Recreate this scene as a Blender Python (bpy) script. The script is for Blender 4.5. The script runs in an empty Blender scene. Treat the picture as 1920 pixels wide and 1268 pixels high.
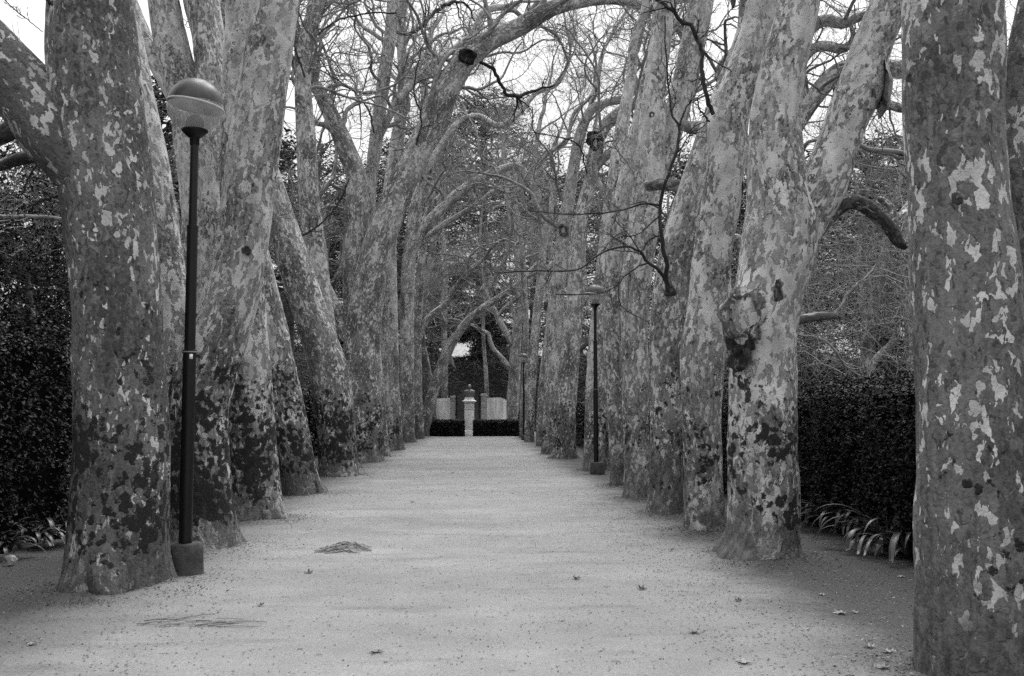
import bpy, math, random
import numpy as np
from mathutils import Vector, Matrix, noise
R = math.radians
random.seed(7)
RNG = np.random.default_rng(11)
S = bpy.context.scene
COL = S.collection

# ------------------------------------------------------------------ camera
F = 1900.0                      # focal length in photo pixels (1920 wide)
CAM = np.array([0.0, 0.0, 1.5])
PITCH = math.atan(139 / F)
YAW = -math.atan(70 / F)
cam = bpy.data.objects.new('camera', bpy.data.cameras.new('camera'))
COL.objects.link(cam)
cam.data.sensor_width = 36
cam.data.lens = 36 * F / 1920
cam.data.clip_start = 0.05
cam.data.clip_end = 3000
cam.location = CAM
cam.rotation_euler = (math.pi / 2 + PITCH, 0, YAW)
S.camera = cam
ROT = np.array(cam.rotation_euler.to_matrix())


def P(x, y, Y):
    """point seen at photo pixel (x, y) at distance Y along the avenue"""
    d = ROT @ np.array([(x - 960) / F, -(y - 634) / F, -1.0])
    return CAM + d * (Y / d[1])


def G(x, y, z=0.0):
    d = ROT @ np.array([(x - 960) / F, -(y - 634) / F, -1.0])
    return CAM + d * ((z - CAM[2]) / d[2])


# ------------------------------------------------------------------ materials
def newmat(name):
    m = bpy.data.materials.new(name)
    m.use_nodes = True
    nt = m.node_tree
    nt.nodes.clear()
    out = nt.nodes.new('ShaderNodeOutputMaterial')
    b = nt.nodes.new('ShaderNodeBsdfPrincipled')
    nt.links.new(b.outputs[0], out.inputs[0])
    return m, N(nt), b, out


class N:
    def __init__(s, nt):
        s.nt = nt

    def put(s, sock, v):
        if hasattr(v, 'links') or hasattr(v, 'is_linked'):
            s.nt.links.new(v, sock)
        else:
            try:
                sock.default_value = v
            except Exception:
                sock.default_value = (v, v, v) if len(sock.default_value) == 3 else (v, v, v, 1)

    def math(s, op, a, b=0.0, c=None, clamp=False):
        n = s.nt.nodes.new('ShaderNodeMath')
        n.operation = op
        n.use_clamp = clamp
        s.put(n.inputs[0], a)
        s.put(n.inputs[1], b)
        if c is not None:
            s.put(n.inputs[2], c)
        return n.outputs[0]

    def vmath(s, op, a, b):
        n = s.nt.nodes.new('ShaderNodeVectorMath')
        n.operation = op
        s.put(n.inputs[0], a)
        if op == 'SCALE':
            s.put(n.inputs['Scale'], b)
        else:
            s.put(n.inputs[1], b)
        return n.outputs[0]

    def noise(s, vec, scale, detail=2.0, rough=0.5, dist=0.0, out=0):
        n = s.nt.nodes.new('ShaderNodeTexNoise')
        s.put(n.inputs['Vector'], vec)
        n.inputs['Scale'].default_value = scale
        n.inputs['Detail'].default_value = detail
        n.inputs['Roughness'].default_value = rough
        n.inputs['Distortion'].default_value = dist
        return n.outputs[out]

    def voro(s, vec, scale, feature='F1'):
        n = s.nt.nodes.new('ShaderNodeTexVoronoi')
        n.feature = feature
        s.put(n.inputs['Vector'], vec)
        n.inputs['Scale'].default_value = scale
        return n.outputs[0]

    def step(s, v, lo, hi):
        n = s.nt.nodes.new('ShaderNodeMapRange')
        n.interpolation_type = 'SMOOTHSTEP'
        s.put(n.inputs[0], v)
        s.put(n.inputs[1], lo)
        s.put(n.inputs[2], hi)
        return n.outputs[0]

    def lin(s, v, lo, hi, a, b):
        n = s.nt.nodes.new('ShaderNodeMapRange')
        s.put(n.inputs[0], v)
        for i, q in enumerate((lo, hi, a, b)):
            s.put(n.inputs[i + 1], q)
        return n.outputs[0]

    def mix(s, f, a, b):
        n = s.nt.nodes.new('ShaderNodeMix')
        n.data_type = 'FLOAT'
        s.put(n.inputs[0], f)
        s.put(n.inputs[2], a)
        s.put(n.inputs[3], b)
        return n.outputs[0]

    def attr(s, name, kind='GEOMETRY'):
        n = s.nt.nodes.new('ShaderNodeAttribute')
        n.attribute_type = kind
        n.attribute_name = name
        return n

    def coord(s, which='Object'):
        return s.nt.nodes.new('ShaderNodeTexCoord').outputs[which]

    def sep(s, v):
        n = s.nt.nodes.new('ShaderNodeSeparateXYZ')
        s.put(n.inputs[0], v)
        return n.outputs

    def comb(s, x, y, z):
        n = s.nt.nodes.new('ShaderNodeCombineXYZ')
        for i, q in enumerate((x, y, z)):
            s.put(n.inputs[i], q)
        return n.outputs[0]

    def bump(s, h, strength, dist, nrm=None):
        n = s.nt.nodes.new('ShaderNodeBump')
        n.inputs['Strength'].default_value = strength
        n.inputs['Distance'].default_value = dist
        s.put(n.inputs['Height'], h)
        if nrm is not None:
            s.put(n.inputs['Normal'], nrm)
        return n.outputs[0]

    def grey(s, v):
        n = s.nt.nodes.new('ShaderNodeCombineColor')
        for i in range(3):
            s.put(n.inputs[i], v)
        return n.outputs[0]


def make_bark():
    m, n, b, out = newmat('plane_bark')
    co = n.attr('bark').outputs['Vector']
    oz = n.sep(n.coord('Object'))[2]
    lightp = n.attr('bark_light', 'OBJECT').outputs['Fac']
    mossp = n.attr('bark_moss', 'OBJECT').outputs['Fac']
    w = n.vmath('SCALE', n.vmath('SUBTRACT', n.noise(co, 12, 2, out=1), (0.5, 0.5, 0.5)), 0.045)
    p = n.vmath('MULTIPLY', n.vmath('ADD', co, w), (1, 1, 0.55))
    big = n.noise(p, 1.7, 2)
    med = n.noise(n.vmath('ADD', p, (31, 7, 3)), 4.2, 1.5)
    n1 = n.noise(p, 17.5, 2.6, 0.52, 0.4)
    n2 = n.noise(n.vmath('ADD', p, (7.3, 3.1, 5.7)), 27.0, 2.2, 0.5, 0.3)
    n3 = n.noise(n.vmath('ADD', p, (17.3, 9.1, 2.7)), 13.0, 3.0, 0.6, 0.6)
    gran = n.noise(co, 34, 4, 0.7)
    fine = n.noise(co, 95, 3, 0.7)
    streak = n.noise(n.vmath('MULTIPLY', co, (1, 1, 0.05)), 28, 3, 0.6)
    bigo = n.math('SUBTRACT', big, 0.5)
    medo = n.math('SUBTRACT', med, 0.5)
    clu = n.math('ADD', n.math('MULTIPLY', bigo, 0.35), n.math('MULTIPLY', medo, 0.55))
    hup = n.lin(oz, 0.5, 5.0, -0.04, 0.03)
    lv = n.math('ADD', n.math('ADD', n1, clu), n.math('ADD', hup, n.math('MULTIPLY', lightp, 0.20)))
    lmask = n.step(lv, 0.632, 0.645)
    mv = n.math('ADD', n3, n.math('ADD', n.math('MULTIPLY', lightp, 0.10), n.math('MULTIPLY', bigo, 0.3)))
    mmask = n.step(mv, 0.50, 0.60)
    dmask = n.step(n.math('SUBTRACT', n.math('ADD', n2, n.math('MULTIPLY', n.math('SUBTRACT', 0.4, lightp), 0.06)), n.math('ADD', n.math('MULTIPLY', bigo, 0.5), n.math('MULTIPLY', medo, 0.2))), 0.605, 0.63)
    gr = n.math('MULTIPLY', n.lin(gran, 0.28, 0.72, 0.5, 1.5), n.lin(fine, 0.3, 0.7, 0.82, 1.18))
    lift = n.lin(lightp, 0.0, 0.6, 0.64, 1.18)
    old = n.math('MULTIPLY', n.math('MULTIPLY', n.mix(n.step(big, 0.35, 0.65), 0.098, 0.158), gr), lift)
    plate = n.math('MULTIPLY', n.math('MULTIPLY', n.lin(gran, 0.3, 0.7, 0.135, 0.225), lift), n.lin(fine, 0.3, 0.7, 0.92, 1.08))
    midc = n.math('MULTIPLY', n.mix(mmask, old, plate), n.lin(streak, 0.3, 0.7, 0.80, 1.18))
    midc = n.math('MULTIPLY', midc, n.lin(oz, 1.2, 6.5, 0.95, 1.38))     # younger, paler bark higher up, with upper-stem light painted into the colour
    c = n.mix(n.math('MULTIPLY', dmask, 0.75), midc, n.math('MULTIPLY', gr, 0.045))
    fresh = n.math('MULTIPLY', n.lin(n.noise(p, 7.0, 1), 0.35, 0.65, 0.34, 0.53), n.lin(fine, 0.3, 0.7, 0.93, 1.07))
    c = n.mix(lmask, c, fresh)
    # weathered rough old bark and grime near the foot
    foot = n.math('MULTIPLY', n.step(n.math('ADD', oz, n.math('ADD', n.math('MULTIPLY', n.math('SUBTRACT', n3, 0.5), 2.2), n.math('MULTIPLY', medo, 1.6))), 1.15, -0.15), 0.85)
    c = n.mix(foot, c, n.math('MULTIPLY', n.lin(n.noise(p, 22, 5, 0.75), 0.32, 0.68, 0.022, 0.125), n.lin(streak, 0.3, 0.7, 0.75, 1.2)))
    # black moss cushions on the lower stem
    hm = n.math('MULTIPLY', n.step(oz, 3.6, 0.9), n.step(oz, -0.1, 0.5))
    clus = n.noise(n.vmath('ADD', co, (3.3, 8.8, 1.2)), 2.1, 2)
    ms = n.noise(n.vmath('ADD', co, n.vmath('SCALE', w, 0.5)), 12.5, 3.2, 0.62)
    vd = n.voro(n.vmath('ADD', n.vmath('MULTIPLY', co, (1, 1, .8)), n.vmath('SCALE', w, 0.6)), 11.5)
    ms = n.math('ADD', ms, n.math('MULTIPLY', n.math('SUBTRACT', 0.40, vd), 0.42))
    mval = n.math('ADD', n.math('ADD', ms, n.math('MULTIPLY', n.math('SUBTRACT', clus, 0.5), 0.85)),
                  n.math('SUBTRACT', n.math('MULTIPLY', mossp, 0.35), n.math('MULTIPLY', n.math('SUBTRACT', 1.0, hm), 0.42)))
    moss = n.math('MULTIPLY', n.step(mval, 0.69, 0.78), 0.97)
    c = n.mix(moss, c, n.lin(fine, 0.3, 0.7, 0.005, 0.026))
    stain = n.attr('bark_stain', 'OBJECT').outputs['Fac']
    c = n.math('MULTIPLY', c, n.math('SUBTRACT', 1.0, stain))
    n.put(b.inputs['Base Color'], n.grey(c))
    n.put(b.inputs['Roughness'], n.mix(lmask, 0.9, 0.68))
    b.inputs['Specular IOR Level'].default_value = 0.25
    h = n.math('ADD', n.math('MULTIPLY', n.math('SUBTRACT', 1.0, lmask), 0.55),
               n.math('ADD', n.math('MULTIPLY', dmask, 0.35), n.math('ADD', n.math('MULTIPLY', gran, 0.9), n.math('MULTIPLY', moss, 1.6))))
    h = n.math('ADD', h, n.math('ADD', n.math('MULTIPLY', n.math('SUBTRACT', 1.0, mmask), 0.3), n.math('MULTIPLY', foot, n.math('MULTIPLY', n.noise(p, 14, 4, .7), 2.0))))
    n.put(b.inputs['Normal'], n.bump(h, 0.9, 0.013))
    return m


def make_twig(name, a, bb):
    m, n, b, out = newmat(name)
    co = n.attr('bark').outputs['Vector']
    v = n.noise(n.vmath('MULTIPLY', co, (1, 1, 0.5)), 14, 3, 0.6)
    n.put(b.inputs['Base Color'], n.grey(n.lin(v, 0.32, 0.68, a, bb)))
    b.inputs['Roughness'].default_value = 0.85
    b.inputs['Specular IOR Level'].default_value = 0.2
    return m


def make_leaf(name, base, spread, rough=0.5, spec=0.3, transl=0.0):
    m, n, b, out = newmat(name)
    t = n.attr('tone').outputs['Fac']
    n.put(b.inputs['Base Color'], n.grey(n.math('MULTIPLY', n.lin(t, 0, 1, 1 - spread, 1 + spread), base)))
    b.inputs['Roughness'].default_value = rough
    b.inputs['Specular IOR Level'].default_value = spec
    return m


def make_simple(name, v, rough=0.7, spec=0.3, metal=0.0, var=0.25, scale=12, bumpd=0.0, streak=False):
    m, n, b, out = newmat(name)
    co = n.coord('Object')
    if streak:
        co = n.vmath('MULTIPLY', co, (1, 1, 0.12))
    t = n.noise(co, scale, 5, 0.65)
    n.put(b.inputs['Base Color'], n.grey(n.math('MULTIPLY', n.lin(t, 0.28, 0.72, 1 - var, 1 + var), v)))
    b.inputs['Roughness'].default_value = rough
    b.inputs['Specular IOR Level'].default_value = spec
    b.inputs['Metallic'].default_value = metal
    if bumpd:
        n.put(b.inputs['Normal'], n.bump(n.noise(n.coord('Object'), scale * 5, 5, 0.7), 0.8, bumpd))
    return m


def make_ground():
    m, n, b, out = newmat('sandy_soil')
    pos = n.nt.nodes.new('ShaderNodeNewGeometry').outputs['Position']
    sx = n.sep(pos)
    flat = n.comb(sx[0], sx[1], 0.0)
    ax = sx[0]
    wob = n.math('MULTIPLY', n.math('SUBTRACT', n.noise(flat, 0.7, 4, 0.6), 0.5), 1.7)
    wob2 = n.math('MULTIPLY', n.math('SUBTRACT', n.noise(flat, 6, 4, 0.7), 0.5), 0.55)
    wb = n.math('ADD', wob, wob2)
    er = n.step(n.math('ADD', ax, wb), 1.75, 3.1)
    el = n.step(n.math('SUBTRACT', n.math('MULTIPLY', ax, -1), n.math('MULTIPLY', wb, -1)), 2.0, 3.9)
    edge = n.math('MAXIMUM', er, el)
    ft = n.attr('tone').outputs['Fac']  # soil around the trunks, also carrying painted contact shade
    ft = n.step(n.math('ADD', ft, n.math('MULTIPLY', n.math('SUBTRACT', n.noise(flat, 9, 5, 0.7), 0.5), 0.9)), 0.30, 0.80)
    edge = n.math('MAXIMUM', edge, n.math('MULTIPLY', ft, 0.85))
    far = n.step(sx[1], 66, 72)
    edge = n.math('MAXIMUM', edge, far)
    g1 = n.noise(flat, 140, 3, 0.7)
    g2 = n.noise(flat, 35, 4, 0.7)
    g3 = n.noise(flat, 2.2, 4, 0.6)
    band = n.noise(n.vmath('MULTIPLY', flat, (0.5, 2.2, 1)), 0.9, 5, 0.65)
    sand = n.math('MULTIPLY', n.math('MULTIPLY', n.lin(g3, 0.3, 0.7, 0.188, 0.228), n.lin(g1, 0.25, 0.75, 0.72, 1.28)), n.lin(g2, 0.3, 0.7, 0.84, 1.16))
    sand = n.math('MULTIPLY', sand, n.lin(n.noise(n.vmath('MULTIPLY', flat, (0.6, 1.1, 1)), 0.55, 4, 0.6), 0.3, 0.7, 0.82, 1.14))
    sand = n.mix(n.math('MULTIPLY', n.step(band, 0.54, 0.72), 0.6), sand, n.math('MULTIPLY', 0.12, n.lin(g2, .3, .7, .7, 1.3)))
    pits = n.step(n.noise(n.vmath('MULTIPLY', flat, (0.8, 1, 1)), 42, 3.5, 0.7), 0.62, 0.70)
    sand = n.mix(n.math('MULTIPLY', pits, 0.5), sand, 0.09)
    spk = n.step(n.noise(n.vmath('ADD', flat, (4, 9, 0)), 95, 1, 0.5), 0.70, 0.74)
    sand = n.mix(n.math('MULTIPLY', spk, 0.7), sand, 0.6)
    soil = n.math('MULTIPLY', n.lin(g2, 0.28, 0.72, 0.022, 0.090), n.lin(g1, 0.25, 0.75, 0.6, 1.4))
    soil = n.mix(n.math('MULTIPLY', spk, 0.5), soil, 0.3)
    n.put(b.inputs['Base Color'], n.grey(n.mix(n.math('MULTIPLY', edge, 0.93), sand, soil)))
    b.inputs['Roughness'].default_value = 0.95
    b.inputs['Specular IOR Level'].default_value = 0.15
    h = n.math('ADD', n.math('MULTIPLY', g1, 0.35), n.math('ADD', n.math('MULTIPLY', g2, 0.8), n.math('MULTIPLY', pits, -0.3)))
    n.put(b.inputs['Normal'], n.bump(h, 0.7, 0.012))
    return m


def make_glass():
    m, n, b, out = newmat('hazy_clear_plastic')
    nt = n.nt
    tr = nt.nodes.new('ShaderNodeBsdfTransparent')
    mx = nt.nodes.new('ShaderNodeMixShader')
    b.inputs['Base Color'].default_value = (0.6, 0.6, 0.6, 1)
    b.inputs['Roughness'].default_value = 0.18
    lw = nt.nodes.new('ShaderNodeLayerWeight')
    lw.inputs[0].default_value = 0.35
    f = n.lin(lw.outputs['Facing'], 0.0, 1.0, 0.30, 0.72)
    d = n.noise(n.coord('Object'), 7, 4, 0.6)
    f = n.math('ADD', f, n.lin(d, 0.4, 0.7, 0.0, 0.18), clamp=True)
    nt.links.new(f, mx.inputs[0])
    nt.links.new(tr.outputs[0], mx.inputs[1])
    nt.links.new(b.outputs[0], mx.inputs[2])
    nt.links.new(mx.outputs[0], out.inputs[0])
    return m


M = {
    'bark': make_bark(),
    'twig': make_twig('branch_bark', 0.12, 0.31),
    'pale_twig': make_twig('pale_branch_bark', 0.08, 0.24),
    'thicket': make_twig('thicket_bark', 0.06, 0.19),
    'dark_twig': make_twig('dark_branch_bark', 0.018, 0.05),
    'wood': make_twig('conifer_bark', 0.05, 0.13),
    'hedge': make_leaf('hedge_leaf', 0.010, 0.85, 0.5, 0.25),
    'ever': make_leaf('evergreen_leaf', 0.048, 0.75, 0.55, 0.3),
    'shade': make_leaf('thicket_leaf', 0.030, 0.8, 0.7, 0.1),
    'ivy': make_leaf('ivy_leaf', 0.045, 0.8, 0.5, 0.3),
    'strap': make_leaf('strap_leaf', 0.031, 0.6, 0.4, 0.4),
    'dry': make_leaf('dry_leaf', 0.16, 0.95, 0.7, 0.25),
    'pale_leaf': make_leaf('pale_dry_leaf', 0.22, 0.45, 0.7, 0.25),
    'dark_leaf': make_leaf('dark_dry_leaf', 0.035, 0.5, 0.7, 0.25),
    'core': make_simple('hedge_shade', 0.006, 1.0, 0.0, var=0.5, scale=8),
    'ground': make_ground(),
    'iron': make_simple('black_paint', 0.005, 0.45, 0.3, var=0.4, scale=14),
    'concrete': make_simple('dark_concrete', 0.058, 0.95, 0.2, var=0.6, scale=9, bumpd=0.012),
    'dome': make_simple('bronze_dome', 0.045, 0.4, 0.35, var=0.45, scale=9, streak=True),
    'band': make_simple('dome_rim', 0.42, 0.4, 0.5, var=0.15),
    'reflector': make_simple('reflector', 0.16, 0.5, 0.5, var=0.2),
    'socket': make_simple('socket', 0.05, 0.6, 0.3, var=0.2),
    'glass': make_glass(),
    'sticker': make_simple('white_sticker', 0.7, 0.5, 0.3, var=0.05),
    'stone': make_simple('pale_stone', 0.74, 0.85, 0.2, var=0.30, scale=5, bumpd=0.004),
    'plaster': make_simple('stained_plaster', 0.68, 0.9, 0.2, var=0.55, scale=3.0, streak=True),
    'pier': make_simple('grey_stone', 0.34, 0.9, 0.2, var=0.4, scale=5),
    'bronze': make_simple('bronze', 0.13, 0.42, 0.5, var=0.6, scale=16),
    'cloth': make_simple('grey_cloth', 0.20, 0.9, 0.1, var=0.3, scale=4),
    'bankm': make_simple('bank_soil', 0.020, 1.0, 0.05, var=0.6, scale=3),
    'steps': make_simple('old_steps', 0.075, 0.95, 0.1, var=0.5, scale=4),
    'root': make_twig('root_bark', 0.07, 0.26),
}


# ------------------------------------------------------------------ mesh helpers
class MB:
    """collects quads/tris with optional per-vertex attributes"""
    def __init__(s):
        s.v, s.f, s.bark, s.tone, s.mi = [], [], [], [], []
        s.n = 0

    def add(s, v, f, bark=None, tone=None, mi=0):
        v = np.asarray(v, dtype=np.float32).reshape(-1, 3)
        f = np.asarray(f, dtype=np.int64)
        s.v.append(v)
        s.f.append(f + s.n)
        s.mi.append(np.full(len(f), mi, dtype=np.int32))
        s.bark.append(np.zeros_like(v) if bark is None else np.asarray(bark, np.float32).reshape(-1, 3))
        s.tone.append(np.full(len(v), 0.5, np.float32) if tone is None else np.broadcast_to(np.asarray(tone, np.float32), (len(v),)))
        s.n += len(v)

    def build(s, name, mats, parent=None, loc=None, smooth=True):
        me = bpy.data.meshes.new(name)
        if not isinstance(mats, (list, tuple)):
            mats = [mats]
        if s.n:
            v = np.concatenate(s.v)
            if loc is not None:
                v = v - np.asarray(loc, np.float32)
            lens = np.concatenate([np.full(len(f), f.shape[1], np.int32) for f in s.f])
            loops = np.concatenate([f.ravel() for f in s.f]).astype(np.int32)
            me.vertices.add(len(v))
            me.vertices.foreach_set('co', v.astype(np.float32).ravel())
            me.loops.add(len(loops))
            me.loops.foreach_set('vertex_index', loops)
            me.polygons.add(len(lens))
            st = np.zeros(len(lens), np.int32)
            st[1:] = np.cumsum(lens)[:-1]
            me.polygons.foreach_set('loop_start', st)
            me.polygons.foreach_set('material_index', np.concatenate(s.mi))
            me.polygons.foreach_set('use_smooth', np.full(len(lens), smooth, dtype=bool))
            a = me.attributes.new('bark', 'FLOAT_VECTOR', 'POINT')
            a.data.foreach_set('vector', np.concatenate(s.bark).astype(np.float32).ravel())
            a = me.attributes.new('tone', 'FLOAT', 'POINT')
            a.data.foreach_set('value', np.concatenate(s.tone).astype(np.float32))
            me.update(calc_edges=True)
            me.validate()
        for m in mats:
            me.materials.append(m)
        o = bpy.data.objects.new(name, me)
        COL.objects.link(o)
        if parent is not None:
            o.parent = parent
        elif loc is not None:
            o.location = [float(q) for q in loc]
        return o


def empty(name, loc=(0, 0, 0)):
    o = bpy.data.objects.new(name, None)
    o.empty_display_size = 0.3
    COL.objects.link(o)
    o.location = [float(q) for q in loc]
    return o


def tag(o, label=None, cat=None, group=None, kind=None):
    for k, v in (('label', label), ('category', cat), ('group', group), ('kind', kind)):
        if v:
            o[k] = v
    return o


def nrm(v):
    return v / np.maximum(np.linalg.norm(v, axis=-1, keepdims=True), 1e-9)


def ring_tubes(mb, pts, rad, sides, mi=0, off=None, closed=True, tone=None):
    """pts (B,n,3), rad (B,n): B tubes of n rings"""
    Bn, n, _ = pts.shape
    t = np.empty_like(pts)
    t[:, 1:-1] = pts[:, 2:] - pts[:, :-2]
    t[:, 0] = pts[:, 1] - pts[:, 0]
    t[:, -1] = pts[:, -1] - pts[:, -2]
    t = nrm(t)
    mean = nrm(pts[:, -1] - pts[:, 0])
    ax = np.argmin(np.abs(mean), axis=1)
    ref = np.eye(3)[ax][:, None, :]
    u = nrm(ref - (ref * t).sum(-1, keepdims=True) * t)
    w = np.cross(t, u)
    th = np.arange(sides) * 2 * math.pi / sides
    c, s_ = np.cos(th), np.sin(th)
    V = pts[:, :, None, :] + rad[:, :, None, None] * (u[:, :, None, :] * c[None, None, :, None] + w[:, :, None, :] * s_[None, None, :, None])
    arc = np.concatenate([np.zeros((Bn, 1)), np.cumsum(np.linalg.norm(np.diff(pts, axis=1), axis=-1), axis=1)], 1)
    if off is None:
        off = RNG.uniform(0, 60, (Bn, 3))
    bk = np.empty_like(V)
    bk[..., 0] = rad[:, :, None] * c + off[:, 0][:, None, None]
    bk[..., 1] = rad[:, :, None] * s_ + off[:, 1][:, None, None]
    bk[..., 2] = arc[:, :, None] + off[:, 2][:, None, None]
    b0 = (np.arange(Bn) * n * sides)[:, None, None]
    i = (np.arange(n - 1) * sides)[None, :, None]
    j = np.arange(sides)[None, None, :]
    j2 = (j + 1) % sides
    q = np.stack([b0 + i + j, b0 + i + j2, b0 + i + sides + j2, b0 + i + sides + j], -1).reshape(-1, 4)
    tn = None
    if tone is not None:
        tn = np.repeat(tone, n * sides)
    mb.add(V.reshape(-1, 3), q, bk.reshape(-1, 3), tn, mi)


def catmull(pts, m):
    """resample rows of pts (k,d) to m rows, smooth and evenly spaced by arc"""
    pts = np.asarray(pts, float)
    k = len(pts)
    if k == 2:
        tt = np.linspace(0, 1, m)[:, None]
        return pts[0] * (1 - tt) + pts[1] * tt
    ext = np.vstack([2 * pts[0] - pts[1], pts, 2 * pts[-1] - pts[-2]])
    out = []
    for i in range(k - 1):
        p0, p1, p2, p3 = ext[i:i + 4]
        for t in np.linspace(0, 1, 16, endpoint=False):
            out.append(0.5 * (2 * p1 + (p2 - p0) * t + (2 * p0 - 5 * p1 + 4 * p2 - p3) * t * t + (3 * p1 - p0 - 3 * p2 + p3) * t ** 3))
    out.append(pts[-1])
    out = np.array(out)
    d = np.concatenate([[0], np.cumsum(np.linalg.norm(np.diff(out[:, :3], axis=0), axis=1))])
    s = np.linspace(0, d[-1], m)
    return np.stack([np.interp(s, d, out[:, c]) for c in range(out.shape[1])], 1)


def stem_mesh(mb, path, sides, spacing, flare=0.0, lump=0.05, seed=0.0, bumps=(), cap=True, lobes=None):
    """a lumpy trunk or limb along path rows (x,y,z,r)"""
    L = np.linalg.norm(np.diff(path[:, :3], axis=0), axis=1).sum()
    n = max(6, int(L / spacing))
    q = catmull(path, n)
    pts, rad = q[:, :3], np.maximum(q[:, 3], 0.004)
    t = np.gradient(pts, axis=0)
    t = nrm(t)
    u = np.array([0.0, 1.0, 0.0])
    th = np.arange(sides) * 2 * math.pi / sides
    V = np.empty((n, sides, 3))
    bk = np.empty((n, sides, 3))
    s = 0.0
    u = u - t[0] * (u @ t[0])
    if np.linalg.norm(u) < 0.1:
        u = np.array([1.0, 0, 0]) - t[0] * t[0][0]
    lob = lobes or [(random.uniform(0, 6.28), random.uniform(0.6, 1.3), random.uniform(5, 12)) for _ in range(random.randint(4, 6))]
    for i in range(n):
        u = u - t[i] * (u @ t[i])
        u = u / np.linalg.norm(u)
        w = np.cross(t[i], u)
        if i:
            s += np.linalg.norm(pts[i] - pts[i - 1])
        z = pts[i][2]
        for j in range(sides):
            c, sn = math.cos(th[j]), math.sin(th[j])
            r = rad[i]
            k = noise.noise(Vector((c * 0.9 + seed, sn * 0.9, s * 0.9 / max(0.25, 1)))) * 1.0 + 0.5 * noise.noise(Vector((c * 2.2 + seed, sn * 2.2 + 9, s * 2.6)))
            k += 0.22 * noise.noise(Vector((c * 5 * max(r, .1) * 2 + seed, sn * 5 * max(r, .1) * 2 + 5, s * 7.0)))
            r = r * (1 + lump * k)
            if flare and z < 1.0:
                fz = math.exp(-max(z, 0) / (0.10 + rad[i] * 0.22))
                fl = 0.0
                for (a, am, sh) in lob:
                    d = math.cos(th[j] - a)
                    if d > 0:
                        fl += am * d ** sh
                r += rad[i] * flare * fz * (0.25 + fl)
            V[i, j] = pts[i] + r * (u * c + w * sn)
            bk[i, j] = (rad[i] * c + seed, rad[i] * sn + seed * 1.7, s + seed * 0.37)
    for (bp, br, bh) in bumps:
        d = V - np.asarray(bp)
        g = np.exp(-(d ** 2).sum(-1) / (2 * br * br))
        out = V - pts[:, None, :]
        V += nrm(out) * (g * bh)[..., None]
    i = (np.arange(n - 1) * sides)[:, None]
    j = np.arange(sides)[None, :]
    j2 = (j + 1) % sides
    f = np.stack([i + j, i + j2, i + sides + j2, i + sides + j], -1).reshape(-1, 4)
    mb.add(V.reshape(-1, 3), f, bk.reshape(-1, 3))
    if cap:
        cv = np.vstack([V[-1], (pts[-1] + t[-1] * rad[-1] * 0.5)[None]])
        cf = np.array([[a, (a + 1) % sides, sides] for a in range(sides)])
        mb.add(cv, cf, np.vstack([bk[-1], bk[-1][:1]]))
    return q


def grow(starts, dirs, lens, rads, segs, wig, up=0.0, taper=0.35, pull=None, floor=None):
    """grow B branches; returns pts (B,segs+1,3) and radii"""
    Bn = len(starts)
    pts = np.empty((Bn, segs + 1, 3))
    pts[:, 0] = starts
    d = nrm(np.asarray(dirs, float))
    st = (np.asarray(lens) / segs)[:, None]
    drift = RNG.normal(0, 1, (Bn, 3)) * wig * 0.35
    for k in range(segs):
        d = d + RNG.normal(0, 1, (Bn, 3)) * wig + drift
        d[:, 2] += up
        if pull is not None:
            d += pull
        if floor is not None:
            d[:, 2] = np.where(pts[:, k, 2] < floor, np.abs(d[:, 2]) + 0.25, d[:, 2])
        if k % 3 == 2:
            drift = RNG.normal(0, 1, (Bn, 3)) * wig * 0.5
        d = nrm(d)
        pts[:, k + 1] = pts[:, k] + d * st
    r = np.asarray(rads)[:, None] * np.linspace(1, taper, segs + 1)[None]
    return pts, r


def spawn(pts, rad, k, lo, ang, lenr, ratio, rmin):
    """k children per branch: starts, dirs, lens, radii"""
    Bn, n, _ = pts.shape
    idx = RNG.uniform(lo, 1.0, (Bn, k)) * (n - 1)
    i0 = np.minimum(idx.astype(int), n - 2)
    fr = (idx - i0)[..., None]
    b = np.arange(Bn)[:, None]
    p = pts[b, i0] * (1 - fr) + pts[b, i0 + 1] * fr
    t = nrm(pts[b, i0 + 1] - pts[b, i0])
    rr = rad[b, i0]
    rnd = RNG.normal(0, 1, t.shape)
    perp = nrm(rnd - (rnd * t).sum(-1, keepdims=True) * t)
    a = RNG.uniform(ang[0], ang[1], (Bn, k))[..., None]
    d = t * np.cos(a) + perp * np.sin(a)
    L = np.linalg.norm(np.diff(pts, axis=1), axis=-1).sum(1)[:, None] * RNG.uniform(lenr[0], lenr[1], (Bn, k))
    r = np.maximum(rr * RNG.uniform(ratio[0], ratio[1], (Bn, k)), rmin)
    return p.reshape(-1, 3), d.reshape(-1, 3), L.ravel(), r.ravel()


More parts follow.
